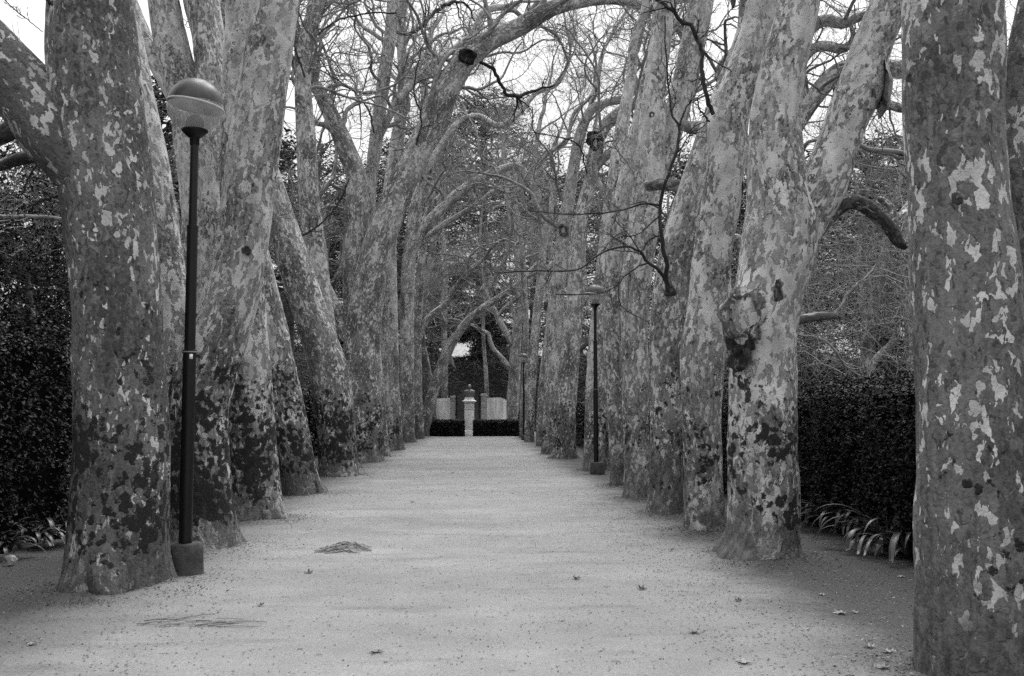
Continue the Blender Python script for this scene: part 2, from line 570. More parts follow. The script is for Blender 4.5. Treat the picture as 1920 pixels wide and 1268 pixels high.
def crown(mb, starts, dirs, lens, rads, n2=6, n3=5, n4=4, up=0.03, wig=0.19, minr=0.0028, pull=None, mi=0, floor=3.6):
    pts, r = grow(starts, dirs, lens, rads, 20, wig, up, 0.3, pull, floor)
    ring_tubes(mb, pts, r, 6, mi)
    a = spawn(pts, r, n2, 0.15, (0.5, 1.3), (0.3, 0.6), (0.45, 0.7), 0.010)
    p2, r2 = grow(*a, 13, wig * 1.25, up, 0.3, pull, floor)
    ring_tubes(mb, p2, r2, 5, mi)
    a = spawn(p2, r2, n3, 0.15, (0.5, 1.3), (0.35, 0.7), (0.45, 0.7), minr * 1.7)
    p3, r3 = grow(*a, 8, wig * 1.45, up, 0.4, None, floor)
    ring_tubes(mb, p3, r3, 3, mi)
    if n4:
        a = spawn(p3, r3, n4, 0.2, (0.5, 1.2), (0.35, 0.75), (0.5, 0.75), minr)
        p4, r4 = grow(*a, 4, wig * 1.5, up, 0.6, None, floor)
        ring_tubes(mb, p4, r4, 3, mi)


def leaves(mb, pos, size, tone, up=0.3, flat=None, asp=0.55, mi=0):
    """one small leaf-shaped quad per position"""
    n = len(pos)
    nv = RNG.normal(0, 1, (n, 3))
    nv[:, 2] = np.abs(nv[:, 2]) + up
    if flat is not None:
        nv = nv + flat
    nv = nrm(nv)
    a = nrm(np.cross(nv, RNG.normal(0, 1, (n, 3))))
    b = np.cross(nv, a)
    sz = (size * RNG.uniform(0.6, 1.4, n))[:, None]
    V = np.stack([pos - a * sz, pos - b * sz * asp + nv * sz * .15, pos + a * sz, pos + b * sz * asp + nv * sz * .15], 1)
    f = np.arange(n * 4).reshape(n, 4)
    mb.add(V.reshape(-1, 3), f, None, np.repeat(tone, 4), mi)


def box(mb, c, d, mi=0, taper=1.0, rz=0.0):
    x, y, z = [q / 2 for q in d]
    v = np.array([[-x, -y, -z], [x, -y, -z], [x, y, -z], [-x, y, -z], [-x * taper, -y * taper, z], [x * taper, -y * taper, z], [x * taper, y * taper, z], [-x * taper, y * taper, z]])
    cs, sn = math.cos(rz), math.sin(rz)
    v = v @ np.array([[cs, sn, 0], [-sn, cs, 0], [0, 0, 1]]) + np.array(c)
    mb.add(v, np.array([[3, 2, 1, 0], [4, 5, 6, 7], [0, 1, 5, 4], [1, 2, 6, 5], [2, 3, 7, 6], [3, 0, 4, 7]]), mi=mi)


def lathe(mb, prof, sides=32, sq=0.0, cx=0, cy=0, mi=0, tilt=None):
    """prof rows (r, z); revolved"""
    prof = np.array(prof, float)
    th = np.arange(sides) * 2 * math.pi / sides
    n = len(prof)
    V = np.stack([np.outer(prof[:, 0], np.cos(th)) + cx, np.outer(prof[:, 0], np.sin(th)) + cy, np.repeat(prof[:, 1][:, None], sides, 1)], -1)
    if tilt is not None:
        V = (V - tilt[1]) @ np.array(tilt[0]).T + tilt[1]
    i = (np.arange(n - 1) * sides)[:, None]
    j = np.arange(sides)[None]
    j2 = (j + 1) % sides
    f = np.stack([i + j, i + j2, i + sides + j2, i + sides + j], -1).reshape(-1, 4)
    mb.add(V.reshape(-1, 3), f, mi=mi)
    return V


def bevel(o, w, seg=2):
    m = o.modifiers.new('bevel', 'BEVEL')
    m.width = w
    m.segments = seg
    m.limit_method = 'ANGLE'
    return o


# ------------------------------------------------------------------ the plane trees
TREES = []          # filled below: dicts


def T(label, base, stems, limbs=(), light=0.5, moss=0.5, crown_n=12, zmin=5.0, sides=36, sp=0.07, knots=(), twigs=(), group='plane trees lining the avenue', flare=0.26, dY=0.0, lean=0.0, ext=9.0, n=(5, 5, 4), bumps=(), stubs=()):
    TREES.append(dict(label=label, base=base, stems=stems, limbs=limbs, light=light, moss=moss, crown_n=crown_n, zmin=zmin, sides=sides, sp=sp, knots=knots, twigs=twigs, group=group, flare=flare, dY=dY, ext=ext, n=n, bumps=bumps, stubs=stubs))


# rows are (photo x, photo y, width in photo px[, metres farther than the base])
T('thick plane tree left of the closest lamp, with a heavy low limb reaching left', (218, 1112),
  [[(218, 1112, 190), (224, 1000, 184), (229, 800, 170), (220, 600, 164), (206, 400, 166), (188, 250, 168), (172, 60, 160), (166, -60, 140), (160, -200, 130)]],
  [[(165, 330, 110, -.1), (112, 262, 128, -.1), (60, 190, 125, -.1), (0, 120, 115, -.1), (-90, 20, 100, -.1), (-200, -90, 80, 0)],
   [(204, 1010, 50, -.28), (203, 1060, 74, -.36), (206, 1100, 74, -.45), (214, 1136, 50, -.55), (222, 1158, 26, -.62)],
   [(160, 300, 50, .35), (90, 210, 42, .6), (40, 232, 40, .9), (-30, 265, 36, 1.2), (-120, 280, 30, 1.6)],
   [(170, 225, 42, .5), (85, 285, 28, 1.0), (30, 300, 24, 1.5), (-50, 330, 16, 2.)]],
  light=0.12, moss=0.66, flare=0.2, sides=56, sp=0.05, zmin=6.0, knots=[(195, 483, 8, 0.85), (124, 137, 6, .85)],
  twigs=[[(75, 300, 5, .6), (50, 340, 4, .6), (40, 365, 4, .6), (0, 362, 3, .6)], [(130, 365, 9, .3), (90, 372, 6, .5), (60, 385, 3, .6)],
         [(112, 18, 9, -.3), (85, -4, 8, -.3), (60, -30, 7, -.3)], [(80, 60, 2.5, -.4), (30, 20, 3, -.4), (-10, -20, 3, -.4)]], ext=5, crown_n=8)
T('mossy plane tree right behind the closest lamp, its upper stem sweeping up to the right', (383, 1036),
  [[(383, 1036, 118), (374, 900, 112), (372, 770, 114), (398, 660, 112), (432, 560, 102), (456, 450, 97), (473, 300, 94), (496, 150, 88), (516, 0, 86), (535, -120, 80)]],
  [[(362, 850, 90, .25), (336, 690, 88, .35), (316, 560, 80, .4), (292, 400, 76, .5), (266, 250, 74, .6), (236, 100, 70, .7), (206, -50, 64, .8), (180, -160, 58, 1)]],
  light=0.58, moss=0.95, sides=48, sp=0.05, zmin=6.5, knots=[(462, 470, 6, .8), (492, 72, 5, .8)], ext=6, crown_n=8)
T('third trunk along the left edge of the path, upright behind the sweeping mossy one', (483, 980),
  [[(483, 980, 98), (474, 860, 92), (466, 720, 86), (458, 560, 76), (446, 330, 66), (446, 200, 60), (454, 0, 58), (462, -120, 52)]],
  light=0.62, moss=0.9, sides=40, sp=0.06, zmin=7, ext=7, crown_n=8)
T('plane tree forking into a V behind the globe of the closest lamp', (398, 925),
  [[(398, 925, 92), (392, 700, 86), (386, 500, 80), (380, 380, 78), (368, 270, 80), (340, 150, 66), (318, 70, 62), (306, 0, 58), (290, -120, 50)]],
  [[(376, 320, 60), (392, 230, 56), (392, 130, 54), (384, 60, 52), (368, 0, 50), (350, -110, 46)],
   [(352, 210, 45, .1), (312, 150, 34, .3), (280, 92, 34, .4), (256, 40, 32, .6), (230, -30, 28, .8)],
   [(404, 160, 30, .4), (410, 90, 26, .5), (402, 20, 24, .6), (390, -60, 20, .7)]],
  light=0.62, moss=0.6, sides=36, sp=0.07, zmin=9, ext=8)
T('fourth trunk along the left edge of the path, leaning left with a mossy foot', (565, 931),
  [[(567, 931, 70), (552, 850, 68), (532, 740, 66), (508, 620, 62), (480, 500, 58), (450, 390, 54), (415, 250, 50), (390, 120, 46), (375, 0, 44)]],
  light=0.45, moss=0.85, sides=36, sp=0.07, zmin=11, ext=6, crown_n=7)
T('left row plane tree leaning steeply left with a hollow dark foot beside a light root', (630, 894),
  [[(634, 894, 74), (630, 800, 74), (616, 700, 72), (590, 610, 66), (560, 520, 62), (534, 440, 58), (508, 360, 54), (470, 240, 50), (440, 120, 46), (420, 0, 42)]],
  light=0.40, moss=0.8, sides=36, sp=0.08, zmin=11, ext=6, crown_n=7,
  twigs=[[(538, 447, 7), (575, 438, 5), (612, 410, 4.5), (636, 378, 4), (655, 335, 3)]])
T('upright slender plane tree rising behind the steeply leaning trunk on the left', (636, 881),
  [[(640, 881, 52), (622, 740, 46), (606, 600, 42), (592, 480, 42), (580, 380, 40), (574, 260, 36), (568, 160, 30), (574, 80, 29), (588, 30, 30), (604, -20, 28), (630, -100, 24)]],
  [[(570, 190, 18, 0.2), (560, 120, 14, .3), (556, 60, 12, .4), (540, 0, 10, .5)]],
  light=0.46, moss=0.2, sides=28, sp=0.09, zmin=10, ext=5,
  twigs=[[(580, 78, 5), (600, 40, 4), (612, 0, 4), (620, -30, 4)], [(572, 145, 5, -.4), (556, 100, 4, -.6), (545, 70, 4, -.6)], [(585, 74, 5), (630, 40, 5, .5), (690, 26, 4, 1.), (745, 25, 4, 1)]])
T('big plane tree on the left whose main stem arches right over the path high above', (681, 868),
  [[(682, 868, 72), (680, 780, 76), (676, 690, 72), (683, 600, 64), (700, 500, 60), (722, 425, 56), (748, 360, 52), (790, 270, 48), (822, 205, 46), (848, 150, 46), (876, 108, 44), (920, 76, 38), (975, 50, 34), (1035, 16, 30), (1090, 2, 26, 1), (1150, -2, 22, 2), (1215, 14, 18, 3), (1262, 40, 12, 4)]],
  [[(672, 700, 52, .3), (668, 600, 48, .4), (666, 500, 46, .5), (668, 420, 46, .5), (670, 340, 40, .5), (654, 290, 36, .5), (632, 240, 32, .5), (608, 190, 27, .6), (592, 158, 22, .6)],
   [(652, 640, 28, .3), (628, 580, 26, .6), (602, 520, 22, 1.2), (585, 470, 18, 2)]],
  light=0.38, moss=0.7, sides=36, sp=0.08, zmin=10, ext=0, crown_n=14, knots=[(877, 106, 12, .98)],
  twigs=[[(702, 250, 5), (690, 205, 5), (664, 172, 4), (628, 148, 4), (588, 124, 3)], [(748, 355, 5), (790, 235, 5, -.5), (776, 170, 4, -.5), (790, 90, 3, -.5)],
         [(880, 108, 9, .4), (925, 130, 10, .8), (940, 160, 9, 1), (962, 180, 10, 1.2), (1000, 170, 7, 1.4), (1040, 160, 4, 1.5)]])
T('narrow pale plane tree close behind the arching tree on its path side, left row', (716, 857),
  [[(716, 857, 30), (708, 760, 30), (702, 680, 28), (695, 600, 27), (692, 520, 26), (694, 430, 24), (694, 360, 22), (703, 280, 25), (717, 165, 25), (730, 80, 23), (737, 0, 22), (744, -80, 20)]],
  [[(706, 270, 12, .2), (740, 200, 15, .4), (778, 150, 15, .8), (815, 116, 15, 1), (850, 92, 14, 1.3), (885, 66, 13, 1.6), (905, 26, 13, 2), (935, 14, 13, 2.4), (965, 20, 10, 3)]],
  light=0.62, moss=0.5, sides=28, sp=0.09, zmin=11, ext=5, crown_n=14,
  twigs=[[(730, 60, 9), (775, 62, 10, .4), (800, 40, 10, .6), (830, 12, 9, .8), (870, 6, 7, 1), (890, 40, 5, 1.2)]])
T('straight speckled plane tree on the left with a lamp globe peeping out behind it', (737, 846),
  [[(737, 846, 40), (732, 740, 36), (730, 640, 34), (728, 520, 32), (728, 430, 32), (734, 340, 28), (748, 240, 24), (756, 150, 20), (752, 60, 18), (760, -20, 15)]],
  light=0.58, moss=0.5, sides=26, sp=0.1, zmin=11, ext=3, crown_n=12)
T('slender left row plane tree whose long limb hooks over at its tip', (764, 830),
  [[(764, 830, 28), (763, 720, 27), (763, 620, 26), (766, 500, 26), (776, 420, 25), (790, 330, 20), (800, 240, 16), (796, 150, 13), (806, 80, 11)]],
  [[(768, 480, 22), (792, 432, 21), (822, 398, 20), (858, 364, 19), (900, 336, 17), (940, 318, 15), (966, 312, 14), (984, 324, 13), (985, 345, 11), (970, 357, 8)],
   [(788, 335, 15), (822, 282, 14), (858, 232, 13), (896, 218, 12), (936, 236, 11), (972, 214, 10), (1004, 176, 9), (1044, 158, 8), (1066, 120, 6)],
   [(798, 250, 12), (838, 190, 12), (850, 130, 11), (892, 96, 10), (914, 60, 9), (960, 62, 8), (990, 20, 7)],
   [(775, 470, 12, 1), (822, 428, 11, 1.5), (880, 392, 10, 2), (930, 356, 8, 2.5), (965, 342, 5, 3)]],
  light=0.5, moss=0.3, sides=24, sp=0.12, zmin=8, ext=4, crown_n=14)
T('thin forked plane tree glimpsed behind the far end of the left row', (785, 824),
  [[(786, 822, 20), (783, 740, 18), (782, 640, 17), (786, 540, 17), (796, 440, 15), (812, 350, 13), (830, 250, 11)]],
  [[(780, 650, 12), (799, 602, 12), (818, 584, 12), (836, 570, 12), (850, 545, 10), (876, 512, 9), (906, 486, 7)]],
  light=0.3, moss=0.3, sides=20, sp=0.15, zmin=9, ext=4)
T('plane tree leaning hard to the right over the far end of the path', (791, 819),
  [[(791, 819, 23), (806, 756, 22), (826, 694, 21), (846, 645, 19), (872, 608, 16), (902, 580, 14), (940, 556, 12), (975, 530, 10), (1010, 490, 7)]],
  [[(850, 640, 8), (838, 610, 6), (826, 585, 5), (822, 560, 4)]],
  light=0.35, moss=0.2, sides=20, sp=0.15, zmin=5.5, ext=2, crown_n=12)
T('grey left-leaning plane tree behind the trunk that leans hard to the right', (814, 816),
  [[(812, 816, 20), (806, 740, 20), (797, 690, 21), (788, 640, 20), (790, 580, 15), (806, 500, 13), (818, 420, 11)]],
  light=0.1, moss=0.1, sides=18, sp=0.2, zmin=8, ext=4)
# right row
T('huge plane tree at the right edge of the photo, its dark bark flecked with white', (1842, 1300),
  [[(1838, 1300, 222), (1836, 1150, 222), (1832, 1000, 222), (1826, 800, 216), (1822, 650, 205), (1812, 500, 192), (1798, 350, 178), (1788, 200, 178), (1786, 0, 176), (1784, -200, 160)]],
  [[(1862, 800, 150, .15), (1890, 600, 140, .2), (1905, 420, 120, .25), (1925, 250, 115, .25), (1950, 80, 110, .25), (1985, -100, 100, .3), (2020, -250, 90, .3)]],
  light=0.15, moss=0.0, flare=0.10, sides=60, sp=0.045, zmin=7, ext=5, crown_n=8, knots=[(1796, 372, 8, 0.7), (1706, 146, 6, 0.7), (1878, 930, 5, 0.8)])
T('V-forked plane tree on the right with pale jigsaw bark and a round burl', (1430, 1050),
  [[(1430, 1052, 134), (1432, 960, 134), (1430, 800, 130), (1430, 680, 122), (1434, 590, 122), (1452, 500, 130), (1466, 420, 138), (1458, 340, 112), (1454, 220, 92), (1470, 120, 84), (1492, 30, 79), (1508, -80, 72)]],
  [[(1470, 470, 90), (1510, 400, 92), (1545, 340, 88), (1572, 270, 76), (1602, 180, 74), (1634, 90, 72), (1668, 10, 72), (1710, -80, 66), (1750, -160, 60)],
   [(1520, 440, 40, .3), (1560, 402, 27, .6), (1592, 380, 27, .6), (1622, 386, 28, .6), (1648, 408, 27, .6), (1672, 432, 26, .6), (1684, 452, 22, .6), (1700, 462, 16, .6)],
   [(1650, 420, 16, .7), (1672, 405, 15, .8), (1668, 385, 13, .9), (1650, 374, 12, 1.)],
   [(1662, 425, 18, .7), (1690, 405, 18, .9), (1712, 380, 18, 1.2), (1760, 340, 16, 1.8)],
   [(1450, 612, 30, .3), (1500, 600, 18, .4), (1535, 594, 17, .5), (1566, 592, 14, .6)]],
  light=0.66, moss=0.55, stubs=(1, 2, 4), sides=52, sp=0.05, zmin=7, ext=5, crown_n=8, flare=0.34,
  knots=[(1396, 588, 38, .25), (1394, 584, 11, .97), (1388, 630, 26, .85), (1386, 672, 18, .8), (1474, 550, 22, .7), (1652, 168, 36, .35), (1640, 168, 24, .75), (1376, 2, 10, .85)],
  bumps=[(1396, 592, 40, 22), (1655, 160, 34, 18)],
  twigs=[[(1566, 592, 8, .6), (1585, 560, 7, .7), (1600, 540, 6, .7), (1640, 500, 4, .9), (1660, 455, 3, 1)], [(1486, 629, 6, .4), (1530, 632, 6, .5), (1560, 652, 6, .5), (1584, 686, 5, .6), (1612, 704, 4, .6)]])
T('plane tree just left of the V-forked one, bending right at a knuckle high up', (1320, 1000),
  [[(1320, 1002, 76), (1318, 900, 73), (1315, 760, 76), (1318, 660, 84), (1328, 580, 80), (1336, 480, 74), (1352, 380, 72), (1362, 300, 72), (1368, 222, 74), (1392, 140, 64), (1414, 70, 58), (1430, 0, 55), (1446, -90, 50)]],
  light=0.62, moss=0.45, sides=44, sp=0.06, zmin=8, ext=6, crown_n=5, bumps=[(1332, 232, 18, 12)], knots=[(1392, 350, 9, .5)],
  twigs=[[(1338, 215, 11, -.2), (1326, 180, 11, -.3), (1316, 140, 10, -.3), (1314, 90, 10, -.3), (1298, 55, 11, -.3), (1270, 30, 10, -.3), (1228, -4, 9, -.3)],
         [(1312, 92, 4, -.3), (1340, 115, 3, -.3), (1372, 133, 3, -.4)], [(1330, 228, 5, -.3), (1312, 205, 4, -.4), (1308, 185, 3, -.4)]])
T('dark plane tree on the right carrying a thin dead branch reaching over the path', (1250, 966),
  [[(1250, 966, 64), (1250, 850, 62), (1249, 700, 66), (1256, 580, 70), (1268, 480, 70), (1288, 400, 64), (1312, 320, 56), (1340, 230, 48), (1372, 140, 42), (1400, 60, 38)]],
  [[(1296, 355, 26, .5), (1250, 345, 24, .7), (1215, 350, 20, 1.0)], [(1330, 240, 30, .5), (1300, 240, 24, 1), (1280, 235, 20, 1.4)]],
  light=0.42, moss=0.35, sides=40, sp=0.07, zmin=12, ext=5, crown_n=4, stubs=(0, 1), knots=[(1256, 545, 9, .8)],
  twigs=[[(1254, 542, 13, -.6), (1248, 500, 11, -.8), (1240, 430, 9.5, -.9), (1238, 388, 9, -.9), (1248, 345, 8, -1), (1262, 300, 8, -1), (1274, 250, 7, -1), (1272, 232, 7, -1), (1258, 205, 5, -1), (1250, 120, 4, -1), (1246, 30, 3, -1)],
         [(1238, 385, 6, -.9), (1205, 384, 5, -.9), (1170, 394, 4, -.9), (1120, 400, 4, -.9), (1060, 402, 3, -1), (990, 395, 3, -1)],
         [(1252, 535, 10, -.6), (1236, 508, 9, -.8), (1214, 492, 8, -.8), (1196, 470, 7, -.9), (1176, 462, 6, -1), (1140, 470, 5, -1), (1108, 488, 5, -1.2), (1080, 506, 4, -1.3), (1000, 508, 4, -1.4), (930, 512, 3, -1.4)],
         [(1214, 492, 5, -.8), (1180, 510, 4, -.9), (1150, 540, 3, -1), (1110, 552, 3, -1), (1040, 552, 2.5, -1)],
         [(1237, 405, 4, -.9), (1215, 425, 3.5, -.9), (1195, 440, 3, -.9), (1165, 445, 3, -1)], [(1274, 236, 5, -1), (1288, 200, 4, -1), (1310, 180, 3, -1.1), (1340, 165, 2.5, -1.1)],
         [(1160, 528, 3, -1), (1160, 560, 3, -1), (1172, 580, 2.5, -1), (1215, 604, 2, -1)], [(1242, 440, 5, -.9), (1218, 450, 4, -.9), (1206, 470, 3, -.9)]])
T('right row plane tree splitting into two tall stems, small black hole low down', (1196, 938),
  [[(1196, 938, 46), (1194, 850, 48), (1191, 740, 50), (1190, 640, 50), (1192, 540, 54), (1204, 440, 58), (1216, 350, 58), (1222, 260, 52), (1228, 160, 42), (1240, 60, 40), (1246, -30, 38), (1252, -120, 34)]],
  [[(1212, 400, 46, .2), (1240, 300, 48, .3), (1262, 230, 46, .3), (1283, 158, 46, .3), (1300, 80, 46, .3), (1316, 0, 44, .3), (1330, -80, 40, .3)]],
  light=0.6, moss=0.3, sides=36, sp=0.08, zmin=13, ext=5, crown_n=5, knots=[(1201, 821, 4, .95), (1222, 215, 4, .9)])
T('narrow plane tree pressed against the twin-stemmed one, just right of the second lamp', (1161, 912),
  [[(1161, 912, 34), (1158, 820, 34), (1152, 720, 34), (1146, 610, 32), (1150, 500, 32), (1162, 400, 31), (1180, 310, 30), (1200, 220, 26), (1215, 140, 22)]],
  light=0.55, moss=0.2, sides=28, sp=0.09, zmin=12, ext=5, crown_n=5)
T('plane tree directly behind the second lamp, with a short limb sticking up to the right', (1119, 884),
  [[(1119, 886, 48), (1119, 800, 47), (1122, 720, 46), (1126, 640, 44), (1132, 560, 42), (1140, 460, 36), (1150, 370, 32), (1160, 280, 27), (1175, 190, 22)]],
  [[(1128, 600, 26), (1140, 572, 25, -.1), (1155, 553, 24, -.2), (1172, 540, 20, -.3)]],
  light=0.55, moss=0.45, stubs=(0,), sides=30, sp=0.09, zmin=12, ext=5, crown_n=6)
T('plane tree left of the second lamp with dark moss patch and open hollow high up', (1060, 862),
  [[(1060, 863, 41), (1062, 780, 36), (1066, 700, 37), (1073, 620, 36), (1080, 540, 34), (1084, 460, 31), (1092, 400, 28), (1106, 345, 25), (1112, 300, 24), (1120, 268, 25), (1134, 238, 24), (1160, 212, 22), (1185, 198, 19), (1200, 180, 15)]],
  [[(1108, 335, 14), (1122, 310, 14), (1142, 290, 14), (1162, 278, 13), (1185, 265, 12)], [(1066, 680, 20), (1084, 655, 18), (1104, 636, 15), (1120, 622, 12)]],
  light=0.46, moss=0.55, stubs=(1,), sides=28, sp=0.09, zmin=8, ext=4, crown_n=12, knots=[(1116, 264, 14, .95)],
  twigs=[[(1104, 345, 4), (1092, 290, 4, -.4), (1080, 268, 4, -.5), (1040, 255, 3, -.6), (985, 248, 3, -.6)]])
T('pale right row plane tree curving up into a long sinuous limb', (1028, 853),
  [[(1028, 853, 27), (1032, 780, 29), (1036, 700, 30), (1040, 600, 31), (1048, 520, 28), (1056, 440, 26), (1068, 360, 23), (1080, 290, 22), (1092, 240, 20), (1110, 205, 18), (1140, 192, 16), (1172, 184, 15), (1192, 160, 14), (1182, 125, 11), (1196, 90, 10), (1206, 50, 8)]],
  [[(1086, 262, 14), (1100, 226, 12), (1118, 160, 10, .5), (1130, 100, 8, 1), (1150, 60, 6, 1.5), (1175, 20, 5, 2)], [(1040, 640, 12, .2), (1026, 580, 11, .4), (1024, 520, 8, .6)],
   [(1186, 176, 10, .1), (1208, 150, 10, .2), (1230, 110, 9, .2), (1238, 60, 7, .2)]],
  light=0.6, moss=0.35, sides=26, sp=0.1, zmin=7, ext=3, crown_n=14, knots=[(1056, 432, 8, .7), (1028, 575, 8, .8)])
T('thin far plane tree on the right with a white stone at its foot', (1012, 838),
  [[(1012, 838, 14), (1014, 760, 14), (1020, 690, 14), (1030, 610, 13), (1036, 520, 12), (1030, 430, 11), (1040, 340, 10)]],
  [[(1033, 440, 10), (1006, 392, 10), (1000, 340, 9), (1024, 292, 9), (1062, 262, 8), (1076, 214, 7), (1110, 176, 6), (1116, 130, 5)]],
  light=0.45, moss=0.2, sides=20, sp=0.15, zmin=8, ext=4)
T('slim spotted plane tree beside the farthest lamp on the right', (992, 830),
  [[(992, 830, 19), (994, 760, 18), (999, 680, 18), (1006, 600, 17), (1012, 540, 16), (1018, 460, 14), (1010, 380, 12), (1004, 300, 10), (1012, 230, 8)]],
  light=0.5, moss=0.5, sides=20, sp=0.15, zmin=8, ext=4, crown_n=14)
T('last slim plane tree of the right row, half hidden behind the farthest lamp post', (980, 822),
  [[(980, 823, 12), (981, 750, 12), (984, 680, 12), (986, 600, 11), (982, 520, 11), (976, 440, 10), (962, 360, 9)]],
  light=0.5, moss=0.2, sides=18, sp=0.2, zmin=8, ext=4)
T('plane tree behind the low hedge with two pale crooked limbs stretching left', (960, 816.5),
  [[(960, 816, 24), (962, 750, 24), (965, 700, 22), (966, 670, 21), (970, 610, 17), (976, 540, 15), (966, 450, 13), (950, 360, 11)]],
  [[(964, 700, 10), (954, 688, 10), (943, 674, 9.5), (926, 656, 9), (919, 640, 8.5), (916, 626, 8), (904, 621, 6)],
   [(970, 672, 12), (958, 640, 12), (944, 616, 12), (932, 592, 11), (920, 570, 10), (914, 548, 8), (920, 520, 6), (910, 500, 4)],
   [(933, 592, 8), (950, 575, 8), (970, 556, 7), (1000, 520, 6)]],
  light=0.5, moss=0.3, sides=20, sp=0.15, zmin=8, ext=4, crown_n=14)


def px_path(rows, Y0):
    out = []
    for r in rows:
        dy = r[3] if len(r) > 3 else 0.0
        p = P(r[0], r[1], Y0 + dy)
        dist = np.linalg.norm(p - CAM)
        # width is measured across the picture; correct for the obliquity of the ray
        d = (ROT.T @ (p - CAM))
        out.append([*p, r[2] / 2 / F * (-d[2])])
    return np.array(out)


TREE_POS = []
for ti, t in enumerate(TREES):
    rows = t['stems'][0]
    g0 = G(*t['base'])
    w0 = rows[0][2]
    r0 = w0 / 2 / F * g0[1]
    Y0 = g0[1] + r0
    t['Y0'] = Y0
    path = px_path(rows, Y0)
    path[:, 3] *= 1.0
    base = np.array([path[0][0], Y0, 0.0])
    path[0][2] = 0.0
    foot = path[0].copy()
    foot[2] = -0.25
    foot[3] *= 1.08
    path = np.vstack([foot, path])
    TREE_POS.append((base[0], base[1], r0))
    root = empty('plane_tree', base)
    tag(root, t['label'], 'tree', t['group'])
    seed = 3.17 * ti + 1.3
    # continue the main stem beyond what the frame shows
    tips = []

    def extend(pa, e, k):
        if e <= 0:
            return pa
        tdir = nrm(pa[-1][:3] - pa[-2][:3])
        p, r = pa[-1][:3].copy(), pa[-1][3]
        out = [pa]
        m = 6
        rr = np.random.default_rng(100 + ti * 7 + k)
        for q in range(m):
            tdir = nrm(tdir + rr.normal(0, 0.16, 3) + np.array([0, 0, 0.14]))
            p = p + tdir * e / m
            out.append(np.array([[*p, max(0.03, r * (1 - (q + 1) / m * 0.75))]]))
        return np.vstack(out)

    bumps = []
    for (bx_, by_, bw, bh) in t['bumps']:
        q = P(bx_, by_, Y0 - r0 * 0.8)
        bumps.append((q, bw / F * Y0, bh / F * Y0))
    mb = MB()
    main = extend(path, t['ext'], 0)
    stem_mesh(mb, main, t['sides'], t['sp'], t['flare'], 0.075, seed, bumps)
    stems = [main]
    props = dict(bark_light=t['light'], bark_moss=t['moss'], bark_stain=0.0)

    def bp(o, **kw):
        for k, v in {**props, **kw}.items():
            o[k] = float(v)
        return o
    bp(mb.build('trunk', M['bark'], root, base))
    for li, l in enumerate(t['limbs']):
        pa = px_path(l, Y0)
        if l[-1][1] < -20 and l[-1][2] > 15:
            pa = extend(pa, t['ext'] * 0.9, li + 1)
        mb = MB()
        big = pa[:, 3].max() > 0.12
        stem_mesh(mb, pa, max(10, int(t['sides'] * (0.8 if big else 0.45))), t['sp'] * (1 if big else .8), 0, 0.07, seed + 11 + li * 5, bumps)
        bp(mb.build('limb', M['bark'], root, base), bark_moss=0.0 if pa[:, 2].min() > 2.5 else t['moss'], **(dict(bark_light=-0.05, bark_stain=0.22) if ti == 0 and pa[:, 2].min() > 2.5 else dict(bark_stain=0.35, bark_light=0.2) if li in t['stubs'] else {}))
        stems.append(pa)
    for (kx, ky, kw, st) in t['knots']:
        # a swollen ring with a sunken pit, set on the bark where the photo shows it
        best, bp0 = None, None
        for s_ in stems:
            q = catmull(s_, 160)
            c = np.array([ROT.T @ (p - CAM) for p in q[:, :3]])
            sx, sy = 960 + c[:, 0] / -c[:, 2] * F, 634 - c[:, 1] / -c[:, 2] * F
            dd = np.hypot(sx - kx, sy - ky) - q[:, 3] / (-c[:, 2]) * F
            i = int(np.argmin(dd))
            if best is None or dd[i] < best:
                best, bp0 = dd[i], q[i]
        rk = kw / F * np.linalg.norm(bp0[:3] - CAM)
        ax = P(kx, ky, bp0[1])
        off = ax[0] - bp0[0]
        r_ = bp0[3]
        dy = math.sqrt(max(r_ * r_ - off * off, (0.15 * r_) ** 2))
        ctr = np.array([ax[0], bp0[1] - dy * 1.0, ax[2]])
        ctr = P(kx, ky, ctr[1])
        nv = nrm(np.array([off, -dy, 0.0]))
        up = np.array([0, 0, 1.0])
        sd = np.cross(up, nv)
        ns, nr = 20, 9
        V, bk = [], []
        for i in range(nr):
            a = i / (nr - 1)
            for j in range(ns):
                th = 2 * math.pi * j / ns
                rr = rk * (1.25 - 1.1 * a) * (1 + 0.42 * noise.noise(Vector((math.cos(th) * 1.7 + kx, math.sin(th) * 1.7, a * 2))))
                hgt = rk * (0.26 * math.sin(min(1, a * 1.5) * math.pi) - 0.06 * a + 0.02)
                v = ctr + sd * rr * math.cos(th) + up * rr * 1.15 * math.sin(th) + nv * hgt
                V.append(v)
                bk.append(v + seed)
        f = [[i * ns + j, i * ns + (j + 1) % ns, (i + 1) * ns + (j + 1) % ns, (i + 1) * ns + j] for i in range(nr - 1) for j in range(ns)]
        mb = MB()
        mb.add(V, f, bk)
        mb.add(V[-ns:] + [V[-1] - nv * rk * 0.02], [[j, (j + 1) % ns, ns] for j in range(ns)], bk[-ns:] + [bk[-1]])
        bp(mb.build('knot', M['bark'], root, base), bark_stain=st, bark_moss=0.0)
